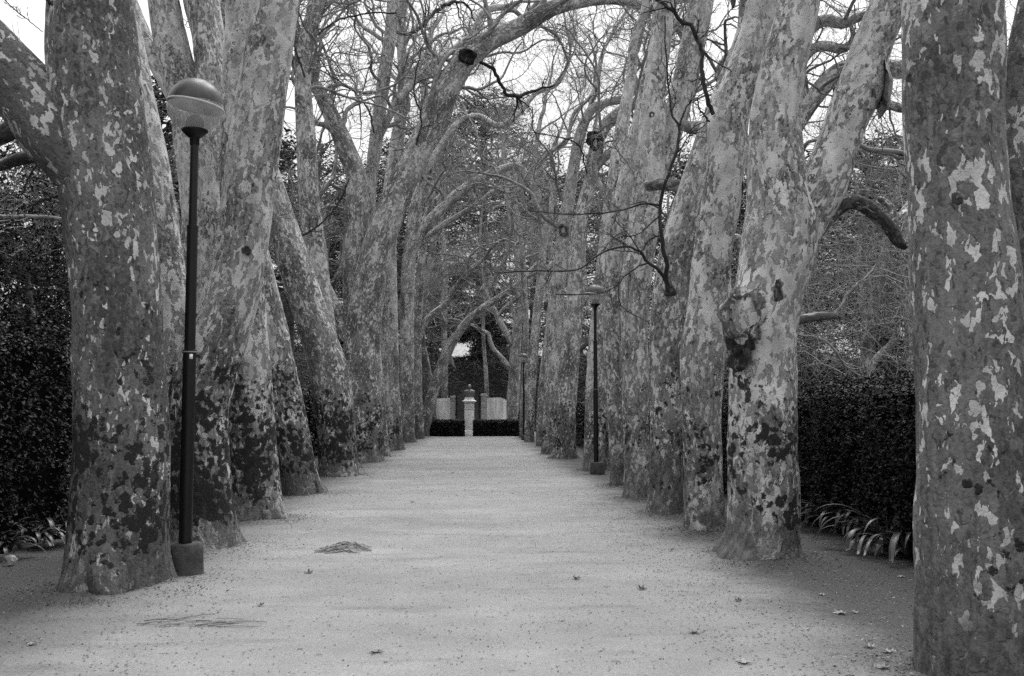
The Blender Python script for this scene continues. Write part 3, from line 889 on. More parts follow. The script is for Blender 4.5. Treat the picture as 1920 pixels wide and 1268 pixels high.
    # hand placed thin branches
    for tw in t['twigs']:
        pa = px_path(tw, Y0)
        pa[:, 3] *= 0.76
        mb = MB()
        q = catmull(pa, 34)
        for k in range(1, 34):
            q[k, :3] += np.array([noise.noise(Vector((k * .45 + tw[0][0], c * 7.7, 0))) for c in range(3)]) * q[k, 3] * 1.6
        ring_tubes(mb, q[None, :, :3], q[None, :, 3], 6)
        # its own twigs
        a = spawn(q[None, :, :3], q[None, :, 3], 9, 0.2, (0.5, 1.1), (0.10, 0.28), (0.4, 0.6), 0.003)
        p3, r3 = grow(*a, 8, 0.2, 0.02, 0.4)
        ring_tubes(mb, p3, r3, 4)
        a = spawn(p3, r3, 4, 0.2, (0.5, 1.1), (0.3, 0.6), (0.5, 0.7), 0.002)
        p4, r4 = grow(*a, 5, 0.2, 0.02, 0.5)
        ring_tubes(mb, p4, r4, 3)
        mb.build('branch', M['twig' if 'V-forked plane' in t['label'] else 'dark_twig'], root, base)
    # crown
    cs, cd, cl, cr = [], [], [], []
    rr = np.random.default_rng(500 + ti)
    cand = []
    for si_, s_ in enumerate(stems):
        if (si_ - 1) in t['stubs']:
            continue
        q = catmull(s_, 60)
        tg = nrm(np.gradient(q[:, :3], axis=0))
        for i in range(60):
            if q[i, 2] > t['zmin'] and q[i, 3] > 0.02:
                cand.append((q[i], tg[i]))
        if q[-1, 2] > 2.5:
            cand += [(q[-1], tg[-1])] * 6
    N_ = t['crown_n'] + 3 * len(t['limbs']) + (3 if Y0 > 30 else 0)
    if cand:
        for k in range(N_):
            q, tg = cand[rr.integers(len(cand))]
            rnd = rr.normal(0, 1, 3)
            perp = nrm(rnd - (rnd @ tg) * tg)
            a = rr.uniform(0.45, 1.25)
            d = tg * math.cos(a) + perp * math.sin(a)
            d[2] += 0.15
            cs.append(q[:3])
            cd.append(d)
            r1 = min(0.05 if Y0 < 30 else 0.09, max(0.02, q[3] * rr.uniform(0.25, 0.6)))
            cr.append(r1)
            cl.append(min(5.5, 1.3 + r1 * rr.uniform(45, 70)))
        for si_, s_ in enumerate(stems):
            if s_[-1][2] < 2.5 or (si_ - 1) in t['stubs']:
                continue
            d = nrm(s_[-1][:3] - s_[-2][:3])
            for k in range(2):
                cs.append(s_[-1][:3])
                cd.append(d + rr.normal(0, .25, 3))
                r1 = max(0.02, s_[-1][3] * (0.95 if k == 0 else 0.6))
                cr.append(min(r1, .12))
                cl.append(min(6.5, 1.2 + r1 * 45))
        mb = MB()
        crown(mb, np.array(cs), np.array(cd), np.array(cl), np.array(cr), *((6, 5, 4) if 25 < Y0 < 70 else t['n']), up=0.03)
        mb.build('crown', M['twig'], root, base)

# ------------------------------------------------------------------ ground
def hgt(x, y):
    h = 0.022 * noise.noise(Vector((x * 0.45, y * 0.45, 0))) + 0.010 * noise.noise(Vector((x * 1.7, y * 1.7, 3)))
    h += 0.004 * noise.noise(Vector((x * 6, y * 6, 7)))
    h -= 0.05 * min(1, max(0, (abs(x) - 2.4) / 2))
    for (tx, ty, tr) in TREE_POS:
        d2 = ((x - tx) ** 2 + (y - ty) ** 2)
        if d2 < 4:
            s = tr * 1.25
            h += 0.06 * math.exp(-d2 / (2 * s * s)) * (1 + 0.6 * noise.noise(Vector((x * 4, y * 4, 1))))
    return h


def feet(V):  # mask for soil and painted contact darkness around each trunk base
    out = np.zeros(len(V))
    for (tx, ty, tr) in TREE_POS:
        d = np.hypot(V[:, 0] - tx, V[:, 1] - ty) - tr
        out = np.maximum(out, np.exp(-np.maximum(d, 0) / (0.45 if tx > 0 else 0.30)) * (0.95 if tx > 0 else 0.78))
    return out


def grid(name, xs, ys, fn, mat, tone=None, kind='structure'):
    V = np.array([[x, y, fn(x, y)] for y in ys for x in xs])
    nx, ny = len(xs), len(ys)
    i = (np.arange(ny - 1) * nx)[:, None]
    j = np.arange(nx - 1)[None]
    f = np.stack([i + j, i + j + 1, i + nx + j + 1, i + nx + j], -1).reshape(-1, 4)
    mb = MB()
    mb.add(V, f, None, tone(V) if tone else None)
    return tag(mb.build(name, mat), kind=kind)


def steps_(a, b, s):
    return list(np.arange(a, b, s))


xs = [-900, -400, -150, -60, -30, -18, -12, -9, -7.5] + steps_(-6.6, 6.61, 0.11) + [7.5, 9, 12, 18, 30, 60, 150, 400, 900]
ys = [-300, -100, -40, -15, -6, -2, 0, 1.5, 2.5] + steps_(3.2, 20, 0.10) + steps_(20, 40, 0.25) + steps_(40, 72, 0.6) + [75, 80, 90, 110, 150, 300, 700, 1500]
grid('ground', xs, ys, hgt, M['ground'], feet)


def bank_h(x, y):
    t = min(1, max(0, (y - 71.5) / 24))
    s = t * t * (3 - 2 * t)
    return -0.6 + s * (7.6 + 1.2 * noise.noise(Vector((x * 0.12, y * 0.12, 4)))) + 0.25 * noise.noise(Vector((x * 0.6, y * 0.6, 2))) * (t > 0)


grid('bank', steps_(-70, 70.1, 1.0), steps_(71.2, 97, 0.8) + [100, 110, 130, 160], bank_h, M['bankm'])

# ------------------------------------------------------------------ hedges, shrubs, woodland
def hedge_mesh(mb, x0, x1, y0, y1, z1, n, size, rough=0.12, dens_face=None):
    """leafy box: dark twiggy core plus leaves through the outer 25 cm"""
    # core
    cx, cy = (x0 + x1) / 2, (y0 + y1) / 2
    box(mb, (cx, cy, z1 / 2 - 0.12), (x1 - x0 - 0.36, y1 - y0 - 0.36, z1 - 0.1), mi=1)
    lx, ly = x1 - x0, y1 - y0
    A = np.array([ly * z1, ly * z1, lx * z1, lx * z1, lx * ly])
    k = RNG.choice(5, n, p=A / A.sum())
    u, v = RNG.uniform(0, 1, n), RNG.uniform(0, 1, n)
    dep = np.abs(RNG.normal(0, 0.09, n))
    pos = np.zeros((n, 3))
    nv = np.zeros((n, 3))
    for f in range(5):
        m = k == f
        if f == 0:
            pos[m] = np.stack([x0 + dep[m], y0 + u[m] * ly, v[m] * z1], 1); nv[m] = (-1, 0, .2)
        elif f == 1:
            pos[m] = np.stack([x1 - dep[m], y0 + u[m] * ly, v[m] * z1], 1); nv[m] = (1, 0, .2)
        elif f == 2:
            pos[m] = np.stack([x0 + u[m] * lx, y0 + dep[m], v[m] * z1], 1); nv[m] = (0, -1, .2)
        elif f == 3:
            pos[m] = np.stack([x0 + u[m] * lx, y1 - dep[m], v[m] * z1], 1); nv[m] = (0, 1, .2)
        else:
            pos[m] = np.stack([x0 + u[m] * lx, y0 + v[m] * ly, z1 - dep[m]], 1); nv[m] = (0, 0, 1)
    # lumpy outline
    bump = np.array([noise.noise(Vector(p * 1.1)) + 0.6 * noise.noise(Vector(p * 3.1)) for p in pos])
    pos += nv * (bump * rough)[:, None]
    pos[:, 2] = np.maximum(pos[:, 2], 0.02)
    tone = np.clip(RNG.normal(0.45, 0.28, n) + bump * 0.15, 0, 1)
    leaves(mb, pos, size, tone, 0.3, nv * 0.9)


def sprays(mb, n, x0, x1, y0, y1, z1, face):
    """short leafy shoots standing out of the hedge face"""
    y = RNG.uniform(y0, y1, n)
    top = RNG.random(n) < 0.45
    z = np.where(top, z1 - 0.02, RNG.uniform(0.3, z1, n))
    x = np.where(top, RNG.uniform(x0, x1, n), face)
    s = np.stack([x, y, z], 1)
    sgn = -1 if face <= x0 + .01 else 1
    d = np.stack([np.where(top, RNG.normal(0, .3, n), sgn * RNG.uniform(.4, 1, n)), RNG.normal(0, .5, n), np.where(top, 1.0, RNG.uniform(0.1, .8, n))], 1)
    L = RNG.uniform(0.05, 0.18, n)
    pts, r = grow(s, d, L, np.full(n, .003), 5, 0.15, 0.05, .5)
    ring_tubes(mb, pts, r, 3, mi=0)
    pp = pts[:, 1:].reshape(-1, 3)
    pp = np.repeat(pp, 2, 0) + RNG.normal(0, .012, (len(pp) * 2, 3))
    leaves(mb, pp, 0.020, np.clip(RNG.normal(.6, .25, len(pp)), 0, 1), 0.4)


mb = MB()
hedge_mesh(mb, 4.55, 6.2, 5.2, 22, 1.86, 95000, 0.024)
sprays(mb, 2600, 4.55, 6.2, 7, 20, 1.86, 4.55)
hedge_mesh(mb, 4.6, 6.1, 22.1, 62, 2.0, 26000, 0.055)
o = mb.build('hedge', [M['hedge'], M['core']], loc=(5.3, 20, 0), smooth=False)
tag(o, 'long dark clipped hedge behind the right row of trunks, about head high', 'hedge')

mb = MB()
hedge_mesh(mb, -7.2, -5.35, 5.0, 24, 2.5, 90000, 0.028, 0.4)
sprays(mb, 2200, -7.2, -5.35, 8, 22, 2.3, -5.35)
hedge_mesh(mb, -7.0, -5.4, 24.1, 60, 2.2, 24000, 0.06, .2)
o = mb.build('hedge', [M['hedge'], M['core']], loc=(-6.2, 20, 0), smooth=False)
tag(o, 'long black-green hedge in deep shade behind the left row of trunks', 'hedge')


def low_hedge(xa, xb, label):
    a, b = P(xa, 818, 63.2), P(xb, 818, 63.2)
    mb = MB()
    hedge_mesh(mb, a[0], b[0], 63.2, 64.6, 1.02, 9000, 0.05, 0.05)
    o = mb.build('low_hedge', [M['hedge'], M['core']], loc=((a[0] + b[0]) / 2, 63.9, 0), smooth=False)
    tag(o, label, 'hedge', 'low box hedges closing the end of the path')


low_hedge(776, 871, 'low clipped box hedge at the end of the path, on the left of the pedestal')
low_hedge(887, 974, 'low clipped box hedge at the end of the path, on the right of the pedestal')


def shrub(px, Y, w, h, label, n=6000, size=0.05, zb=0.0, name='shrub'):
    c = P(px, 773, Y)
    mb = MB()
    p = nrm(RNG.normal(0, 1, (n, 3)))
    p[:, 2] = np.abs(p[:, 2])
    rr = 1 - np.abs(RNG.normal(0, 0.13, n))
    bump = np.array([noise.noise(Vector(q * 2.5 + c)) for q in p])
    rr = rr * (1 + 0.22 * bump)
    pos = p * rr[:, None] * np.array([w / 2, w / 2, h]) + np.array([c[0], Y, zb])
    leaves(mb, pos, size, np.clip(RNG.normal(.45, .28, n), 0, 1), 0.3, p * 0.8)
    core = [(0.80 * w / 2 * math.cos(a), zb + h * 0.80 * math.sin(a)) for a in np.linspace(0, math.pi / 2, 8)]
    lathe(mb, core, 16, cx=c[0], cy=Y, mi=1)
    o = mb.build(name, [M['hedge'], M['core']], loc=(c[0], Y, zb), smooth=False)
    return tag(o, label, 'shrub')


shrub(967, 66.5, 1.0, 1.9, 'dark rounded shrub tucked against the tree with crooked limbs, right of the walls')
shrub(781, 66, 1.1, 1.9, 'dark rounded shrub at the left end of the low hedge, behind the trunks')

CONE = {}


def evergreen_proto(key, n, h, w, zb, kind):
    """crown of leaf clumps on tiered boughs, one trunk"""
    tr = MB()
    path = np.array([[0, 0, -0.4, w * .03 + .05], [0.1, 0, h * 0.35, w * .024 + .05], [-0.1, 0.1, h * .7, w * .016], [0, 0, h * .96, 0.04]])
    stem_mesh(tr, path, 12, 0.5, 0.1, 0.06, n * 0.01)
    cr = MB()
    K = 110 if kind == 'pine' else 150
    a = RNG.uniform(0, 2 * math.pi, K)
    t = RNG.uniform(0, 1, K) ** 0.9
    if kind == 'pine':
        rad = w / 2 * np.sqrt(np.clip(1 - (2 * t - 0.75) ** 2 / 1.6, 0.05, 1)) * RNG.uniform(0.35, 1.0, K)
    else:
        rad = w / 2 * (1 - t * 0.8) ** 0.8 * RNG.uniform(0.45, 1.05, K)
    z = zb + (h - zb) * t
    cc = np.stack([rad * np.cos(a), rad * np.sin(a), z + RNG.normal(0, .3, K)], 1)
    # boughs
    s = np.stack([np.zeros(K), np.zeros(K), np.clip(z - rad * 0.35, zb * .6, h * .95)], 1)
    pts = s[:, None] + (cc - s)[:, None] * np.linspace(0, 1, 6)[None, :, None]
    pts[:, 1:5] += RNG.normal(0, .15, (K, 4, 3))
    ring_tubes(tr, pts, np.linspace(0.09, 0.025, 6)[None].repeat(K, 0) * (w / 9), 4)
    sz = RNG.uniform(0.09, 0.17, K) * w
    per = n // K
    off = nrm(RNG.normal(0, 1, (K, per, 3))) * (RNG.uniform(0, 1, (K, per, 1)) ** 0.5)
    off[..., 2] *= 0.55
    pos = cc[:, None] + off * sz[:, None, None]
    tone = np.clip(0.5 + RNG.normal(0, .22, (K, 1)) + RNG.normal(0, .18, (K, per)), 0, 1)
    leaves(cr, pos.reshape(-1, 3), w * 0.0125, tone.ravel(), 0.2, asp=0.34)
    return tr, cr


def evergreen(px, ytop, Y, w, label, key, zbf=0.3):
    c = P(px, 773, Y)
    top = P(px, ytop, Y)[2]
    zg = bank_h(c[0], Y) if Y > 72 else 0.0
    kind = 'pine' if key.startswith('p') else 'cone'
    if key not in CONE:
        tr, cr = evergreen_proto(key, 16000, 20.0, 9.0, 20 * (0.42 if kind == 'pine' else 0.12), kind)
        a = tr.build('trunk', M['wood'])
        b = cr.build('crown', M['ever'], smooth=False)
        CONE[key] = (a, b, True)
    a, b, first = CONE[key]
    root = empty('evergreen_tree', (c[0], Y, zg))
    tag(root, label, 'tree', 'evergreen trees behind the avenue')
    for o in (a, b):
        q = o if first else o.copy()
        if not first:
            COL.objects.link(q)
        q.parent = root
    CONE[key] = (a, b, False)
    root.scale = (w / 9.0, w / 9.0, (top - zg) / 20.0)
    root.rotation_euler = (0, 0, RNG.uniform(0, 6.28))


EV = [(905, 180, 100, 17, 'pa', 'tall dark pine crown above the middle of the avenue, highest of the far evergreens'),
      (812, 235, 92, 15, 'pb', 'broad dark pine left of the tallest far crown, seen through the arching stem'),
      (1000, 300, 88, 13, 'ca', 'dark evergreen under the hooked limb tip, right of the tallest far crown'),
      (745, 300, 84, 14, 'pa', 'dark pine seen between the arching tree and the speckled straight tree'),
      (668, 345, 72, 13, 'ca', 'dense evergreen showing in the gap between the two stems of the arching tree'),
      (615, 395, 62, 11, 'cb', 'evergreen filling the gap right of the upright slender tree on the left'),
      (535, 265, 50, 11, 'pb', 'evergreen behind the sweeping mossy trunk, peeping out on its right'),
      (330, 300, 40, 9, 'cb', 'evergreen behind the V-forked tree on the left'),
      (285, 150, 30, 8, 'pb', 'evergreen closing the gap between the nearest left trunk and the lamp globe'),
      (1085, 330, 90, 13, 'pb', 'far evergreen behind the sinuous limb of the right row'),
      (1160, 330, 74, 12, 'ca', 'evergreen half hidden behind the twin-stemmed tree on the right'),
      (1285, 290, 52, 10, 'cb', 'evergreen seen between the twin stems and the knuckled trunk on the right'),
      (1395, 330, 44, 9, 'ca', 'evergreen in the narrow gap left of the V-forked tree'),
      (1520, 330, 40, 8, 'pb', 'small-crowned evergreen in the notch of the V-forked tree'),
      (1640, 275, 36, 10, 'pa', 'spreading pine crown against the bright sky between the V-forked tree and the huge right trunk'),
      (1760, 300, 30, 9, 'cb', 'evergreen largely covered by the huge trunk at the right edge')]
for (px, yt, Y, w, key, lab) in EV:
    evergreen(px, yt, Y, w, lab, key)


# the far wood and the tangle under it: nobody could count these
def wood_mass(boxes, n, size, name, mat, label):
    mb = MB()
    for bx in boxes:
        (x0, x1, y0, y1, z0, z1, k) = bx[:7]
        fs = bx[7] if len(bx) > 7 else 1.0
        m = int(k)
        c = np.stack([RNG.uniform(x0, x1, m), RNG.uniform(y0, y1, m), RNG.uniform(0, 1, m) ** 1.2 * (z1 - z0) + z0], 1)
        per = n
        off = nrm(RNG.normal(0, 1, (m, per, 3))) * RNG.uniform(0, 1, (m, per, 1)) ** .5 * RNG.uniform(0.5, 1.2, (m, 1, 1))
        off[..., 2] *= .6
        pos = (c[:, None] + off).reshape(-1, 3)
        tone = np.clip(.5 + np.repeat(RNG.normal(0, .2, m), per) + RNG.normal(0, .2, m * per), 0, 1)
        leaves(mb, pos, size * fs, tone, .2, asp=.45)
    o = mb.build(name, mat, smooth=False)
    return tag(o, label, 'woodland', kind='stuff')


wood_mass([(-7.6, -5.8, 7, 26, 1.9, 4.6, 620, .45), (-16, -7.0, 8, 26, 0.5, 6.2, 1300, .8), (-30, -14, 10, 40, 0, 9, 420), (-26, -9, 24, 62, 0, 9, 480), (-60, -26, 10, 70, 0, 11, 260), (-30, -6, -32, 6, 0, 7, 260), (-20, 0, -40, -14, 0, 9, 220)], 95, 0.075, 'woodland', M['shade'],  # last boxes: unseen wood added behind the camera to block frontal sky light
          'shaded evergreen thicket filling the background left of the avenue, plus unseen wood added behind the camera')
wood_mass([(5.2, 7.6, 9, 24, 0.9, 1.55, 300, .42), (8.5, 16, 14, 40, 0, 2.6, 260, .7), (9, 26, 30, 64, 0, 8.5, 420), (26, 60, 8, 70, 0, 11, 260), (6.5, 30, -32, 10, 0, 7, 260), (0, 20, -40, -14, 0, 9, 220)], 95, 0.075, 'woodland', M['shade'],  # last boxes again added out of view, to darken camera-facing bark
          'shaded evergreen thicket filling the background right of the avenue, plus unseen wood added behind the camera')
wood_mass([(-45, -3.0, 84, 106, 5, 15, 430), (0.5, 45, 82, 106, 4, 15, 460), (-4.5, 2.2, 90, 106, 9.3, 16, 260), (-7, -2.6, 90, 104, 5, 10, 90), (-0.15, 5, 90, 104, 5, 10, 150), (-3.6, 1.4, 92, 104, 8.7, 10.5, 90)], 95, 0.13, 'woodland', M['ever'],
          'dark wood on top of the bank at the far end of the avenue')

# ivy on the bank
mb = MB()
n = 42000
x = RNG.uniform(-30, 30, n)
y = RNG.uniform(72.2, 97, n)
z = np.array([bank_h(a, b) for a, b in zip(x, y)]) + np.abs(RNG.normal(0, .10, n))
leaves(mb, np.stack([x, y, z], 1), 0.085, np.clip(RNG.normal(.45, .3, n), 0, 1), .5, np.array([0, -.5, .5]))
tag(mb.build('ground_ivy', M['ivy'], smooth=False), 'dark ivy covering the bank behind the pale walls', 'ground cover', kind='stuff')


def tangle(name, boxes, label, mat='thicket'):
    mb = MB()
    for (x0, x1, y0, y1, n, zh) in boxes:
        s = np.stack([RNG.uniform(x0, x1, n), RNG.uniform(y0, y1, n), RNG.uniform(1.6, zh * .8, n)], 1)
        d = np.stack([RNG.normal(0, .7, n), RNG.normal(0, .7, n), RNG.uniform(.2, 1.2, n)], 1)
        L = RNG.uniform(1.2, 3.6, n)
        pts, r = grow(s, d, L, RNG.uniform(.004, .013, n), 9, .18, .0, .35)
        ring_tubes(mb, pts, r, 3)
        a = spawn(pts, r, 5, .1, (.5, 1.2), (.25, .55), (.5, .8), .004)
        p2, r2 = grow(*a, 5, .2, .0, .5)
        ring_tubes(mb, p2, r2, 3)
    o = mb.build(name, M[mat])
    return tag(o, label, 'thicket', kind='stuff')


tangle('bare_thicket', [(-15, -7.3, 10, 30, 520, 7), (-16, -7.5, 30, 62, 650, 10)], 'pale tangle of bare twigs behind the left row')
tangle('bare_thicket', [(6.6, 14, 13, 34, 900, 6.8), (7.5, 18, 34, 64, 800, 10)], 'pale tangle of bare twigs above the right hedge', 'twig')
tangle('bare_thicket', [(-10, -2.2, 66, 76, 260, 13), (2.4, 11, 66, 76, 260, 13), (-8, 9, 78, 86, 330, 17)], 'pale tangle of bare twigs around the end of the avenue', 'pale_twig')


# bare background trees that can be told apart
def bare(label, base, rows, limbs=(), light=.55, Y=None, cn=9, zmin=4.5):
    p0 = G(*base) if Y is None else P(base[0], 773, Y)
    Y0 = p0[1]
    pa = px_path(rows, Y0)
    zg = bank_h(p0[0], Y0) if Y0 > 72 else 0
    foot = np.array([pa[0][0], pa[0][1], zg - 0.2, pa[0][3] * 1.1])
    pa = np.vstack([foot, pa])
    b = np.array([pa[0][0], Y0, zg])
    root = empty('bare_tree', b)
    tag(root, label, 'tree', 'bare trees behind the rows')
    mb = MB()
    stem_mesh(mb, pa, 16, .15, 0.05, .07, base[0] * .013)
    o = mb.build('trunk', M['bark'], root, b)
    o['bark_light'], o['bark_moss'], o['bark_stain'] = light, 0.0, 0.0
    st = [pa]
    for i, l in enumerate(limbs):
        q = px_path(l, Y0)
        mb = MB()
        stem_mesh(mb, q, 12, .12, 0, .08, base[0] * .01 + i)
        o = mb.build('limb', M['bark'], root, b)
        o['bark_light'], o['bark_moss'], o['bark_stain'] = light, 0.0, 0.0
        st.append(q)
    cs, cd, cl, cr = [], [], [], []
    for s_ in st:
        q = catmull(s_, 40)
        tg = nrm(np.gradient(q[:, :3], axis=0))
        ok = [i for i in range(40) if q[i, 2] > zg + zmin] or [39]
        for k in range(cn):
            i = ok[RNG.integers(len(ok))]
            cs.append(q[i, :3])
            cd.append(tg[i] * .6 + RNG.normal(0, .6, 3))
            r1 = min(.04, max(.014, q[i, 3] * .4))
            cr.append(r1)
            cl.append(1.2 + r1 * 45)
    mb = MB()
    crown(mb, np.array(cs), np.array(cd), np.array(cl), np.array(cr), 5, 5, 3)
    mb.build('crown', M['pale_twig'], root, b)


bare('pale tree behind the right hedge dividing into a crooked V above its top', (1628, 830),
     [(1622, 800, 22), (1622, 690, 20), (1630, 620, 19), (1640, 560, 18), (1652, 500, 16), (1664, 440, 13), (1680, 370, 10), (1700, 290, 8)],
     [[(1622, 710, 14), (1644, 672, 14), (1670, 648, 14), (1682, 622, 12), (1683, 600, 10)], [(1628, 630, 12), (1614, 560, 12), (1610, 480, 10), (1614, 400, 8), (1600, 320, 6)]], Y=24)
bare('spotted trunk rising behind the hedge next to the huge trunk at the right edge', (1706, 830),
     [(1712, 800, 26), (1710, 680, 22), (1704, 580, 20), (1700, 480, 17), (1708, 380, 13), (1700, 280, 9)], Y=22)
bare('dark thin tree behind the hedge, close to the right side of the V-forked trunk', (1530, 800),
     [(1526, 800, 10), (1530, 690, 10), (1518, 600, 9), (1526, 500, 8), (1540, 400, 7), (1536, 300, 5)], light=.05, Y=28)
bare('tree in the gap between the knuckled trunk and the V-forked trunk, with thick crossing limbs', (1400, 800),
     [(1396, 820, 30), (1398, 650, 28), (1404, 520, 28), (1430, 400, 30), (1470, 280, 33), (1510, 206, 34), (1545, 160, 34), (1580, 130, 32), (1625, 128, 33), (1693, 130, 35), (1760, 128, 30)],
     [[(1490, 240, 20), (1486, 160, 19), (1516, 98, 20), (1548, 86, 20), (1580, 92, 18), (1600, 74, 12), (1596, 50, 8)],
      [(1512, 200, 18), (1500, 100, 18), (1520, 55, 22), (1548, 38, 24), (1580, 44, 22), (1614, 30, 20), (1660, 24, 16)],
      [(1404, 500, 24), (1384, 452, 24), (1350, 448, 20), (1325, 452, 16)], [(1430, 400, 26), (1400, 290, 24), (1372, 180, 24), (1350, 140, 22), (1376, 98, 22), (1400, 80, 14)],
      [(1600, 130, 18), (1640, 180, 16), (1668, 196, 17), (1700, 204, 17), (1740, 196, 10)], [(1560, 150, 14), (1600, 108, 12), (1640, 60, 9), (1650, 10, 7)]], Y=19, light=.5, cn=4, zmin=6.5)
bare('slim bare pole of a tree standing on the bank right behind the pedestal', (912, 752),
     [(913, 752, 9), (911, 700, 8), (908, 660, 7), (906, 610, 6.5), (908, 540, 6), (900, 460, 5), (905, 380, 4)], Y=75, light=.3, zmin=7)
bare('grey upright tree between the last left trunks and the leaning tree, beyond the low hedge', (833, 700),
     [(834, 700, 12), (833, 640, 11), (832, 580, 11), (836, 500, 9), (828, 420, 8), (836, 340, 6)], Y=76, light=.3, zmin=5)
bare('bare tree behind the second lamp and the hollow tree, against the bright sky', (1150, 800),
     [(1130, 800, 16), (1135, 650, 15), (1125, 520, 13), (1140, 400, 11), (1110, 300, 9), (1120, 210, 6)], Y=52, light=.5,
     limbs=[[(1135, 560, 9), (1170, 480, 8), (1180, 380, 7), (1160, 280, 5)]])
bare('bare tree in the dim gap between the closest lamp post and the nearest left trunk', (330, 800),
     [(330, 800, 24), (322, 650, 20), (326, 540, 18), (336, 450, 16), (318, 360, 14), (300, 280, 10)], Y=22, light=.15,
     limbs=[[(326, 560, 12), (350, 520, 12), (390, 480, 10), (430, 440, 8)], [(560, 320, 12), (520, 290, 16), (470, 260, 14)]][:1])
bare('bare tree with a horizontal limb behind the upright slender tree on the left', (610, 790),
     [(606, 800, 18), (610, 650, 16), (604, 540, 15), (612, 440, 13), (596, 350, 10), (604, 270, 7)], Y=40, light=.2,
     limbs=[[(604, 480, 11), (570, 330, 16), (530, 300, 16), (500, 280, 12)][0:1] + [(575, 450, 11), (540, 420, 10), (515, 400, 8)], [(606, 560, 10), (640, 500, 9), (650, 420, 7)]])
bare('shrubby bare tree in the dark corner left of the nearest left trunk', (70, 850),
     [(72, 860, 14), (66, 640, 12), (50, 500, 11), (70, 400, 9), (50, 320, 7)], Y=15.5, light=.05,
     limbs=[[(56, 540, 8), (20, 470, 7), (-20, 420, 5)], [(64, 440, 7), (110, 400, 6), (130, 360, 4)]])

# ------------------------------------------------------------------ street lamps
LAMP_SRC = {}


def make_lamp():
    root = empty('street_lamp')
    mb = MB()
    lathe(mb, [(0.0, 0.30), (0.06, 0.302), (0.135, 0.298), (0.152, 0.285), (0.160, 0.24), (0.168, 0.10), (0.178, -0.10)], 28)
    v = mb.v[0]
    for q in range(len(v)):
        v[q] += 0.008 * np.array(noise.noise_vector(Vector(v[q] * 9)))
    fo = mb.build('footing', M['concrete'], root)
    mb = MB()
    for (r0_, z0_, r1_, z1_) in ((.060, .28, .059, 2.05), (.059, 2.05, .066, 2.052), (.066, 2.052, .066, 2.075), (.066, 2.075, .050, 2.08), (.050, 2.08, .049, 3.22),
                                 (.049, 3.22, .054, 3.225), (.054, 3.225, .054, 3.25), (.054, 3.25, .038, 3.255), (.038, 3.255, .038, 4.10)):
        lathe(mb, [(r0_, z0_), (r1_, z1_)], 24)
    pole = mb.build('pole', M['iron'], root)
    mb = MB()
    lathe(mb, [(0.0665, 2.053), (0.0685, 2.056), (0.0685, 2.062), (0.0665, 2.065)], 24)
    mb.build('joint_ring', M['reflector'], root)
    mb = MB()
    lathe(mb, [(0.038, 4.02), (0.044, 4.03), (0.044, 4.09), (0.060, 4.10), (0.120, 4.155), (0.124, 4.17), (0.0, 4.172)], 28)
    mb.build('collar', M['iron'], root)
    c = np.array([0, 0, 4.40])
    Rg = 0.262
    tilt = (np.array(Matrix.Rotation(R(9), 3, 'Y')), c)
    mb = MB()
    lathe(mb, [(Rg * math.cos(a), 4.40 + Rg * math.sin(a)) for a in np.linspace(R(3), R(89.5), 20)], 40, tilt=tilt)
    mb.build('dome_shade', M['dome'], root)
    mb = MB()
    lathe(mb, [(Rg * 1.001, 4.414), (Rg * 1.022, 4.408), (Rg * 1.022, 4.396), (Rg * 0.985, 4.388), (Rg * 0.95, 4.394)], 40, tilt=tilt)
    mb.build('shade_rim', M['band'], root)
    mb = MB()
    lathe(mb, [(Rg * 0.95, 4.395), (Rg * .7, 4.430), (Rg * .3, 4.455), (0.001, 4.46)], 36, tilt=tilt)
    mb.build('reflector', M['reflector'], root)
    mb = MB()
    lathe(mb, [(Rg * math.cos(a), 4.40 + Rg * math.sin(a)) for a in np.linspace(R(-64), R(1.5), 18)], 40)
    mb.build('bowl', M['glass'], root)
    mb = MB()
    lathe(mb, [(0.085, 4.17), (0.083, 4.25), (0.070, 4.285), (0.050, 4.295), (0.04, 4.31), (0.0, 4.318)], 24)
    mb.build('bulb_holder', M['socket'], root)
    mb = MB()
    box(mb, (0, 0, 0), (0.030, 0.004, 0.045))
    s = mb.build('sticker', M['sticker'], root)
    s.location = (0.030, -0.0575, 2.015)
    s.rotation_euler = (0, 0, R(28))
    return root


def copy_tree(o):
    r = o.copy()
    COL.objects.link(r)
    for ch in o.children:
        c = ch.copy()
        COL.objects.link(c)
        c.parent = r
    return r


LG = 'globe lamps along the avenue'
lamp = make_lamp()
lamp.location = (*P(353, 773, 9.55)[:2], 0.0)
tag(lamp, 'nearest tall black globe lamp, on a round concrete footing by the left trunks', 'street lamp', LG)
# the second kind stands on a square block
lamp2 = copy_tree(lamp)
lamp2.location = (*P(1117, 773, 24.9)[:2], 0.0)
for ch in list(lamp2.children):
    if ch.name.startswith('footing'):
        bpy.data.objects.remove(ch)
    elif ch.name.startswith('sticker'):
        bpy.data.objects.remove(ch)
mb = MB()
box(mb, (0.03, 0, 0.08), (0.34, 0.34, 0.40), taper=.94)
fo = mb.build('footing', M['concrete'], lamp2)
bevel(fo, 0.02)
tag(lamp2, 'second globe lamp on a square block at the right edge of the path, halfway along', 'street lamp', LG)
for (px, Y, lab) in ((982, 54.5, 'smallest and farthest globe lamp, at the right end of the path near the low hedge'), (741, 40.6, 'globe lamp almost hidden behind the straight speckled trunk on the left')):
    l = copy_tree(lamp2)
    l.location = (*P(px, 773, Y)[:2], 0.0)
    tag(l, lab, 'street lamp', LG)

# ------------------------------------------------------------------ monument at the end
YB = 66.2
c = P(880, 773, YB)
pc = (c[0], YB)
root = empty('pedestal', (c[0], YB, 0))
tag(root, 'pale stone pedestal with a moulded cornice rising between the two low hedges', 'pedestal')


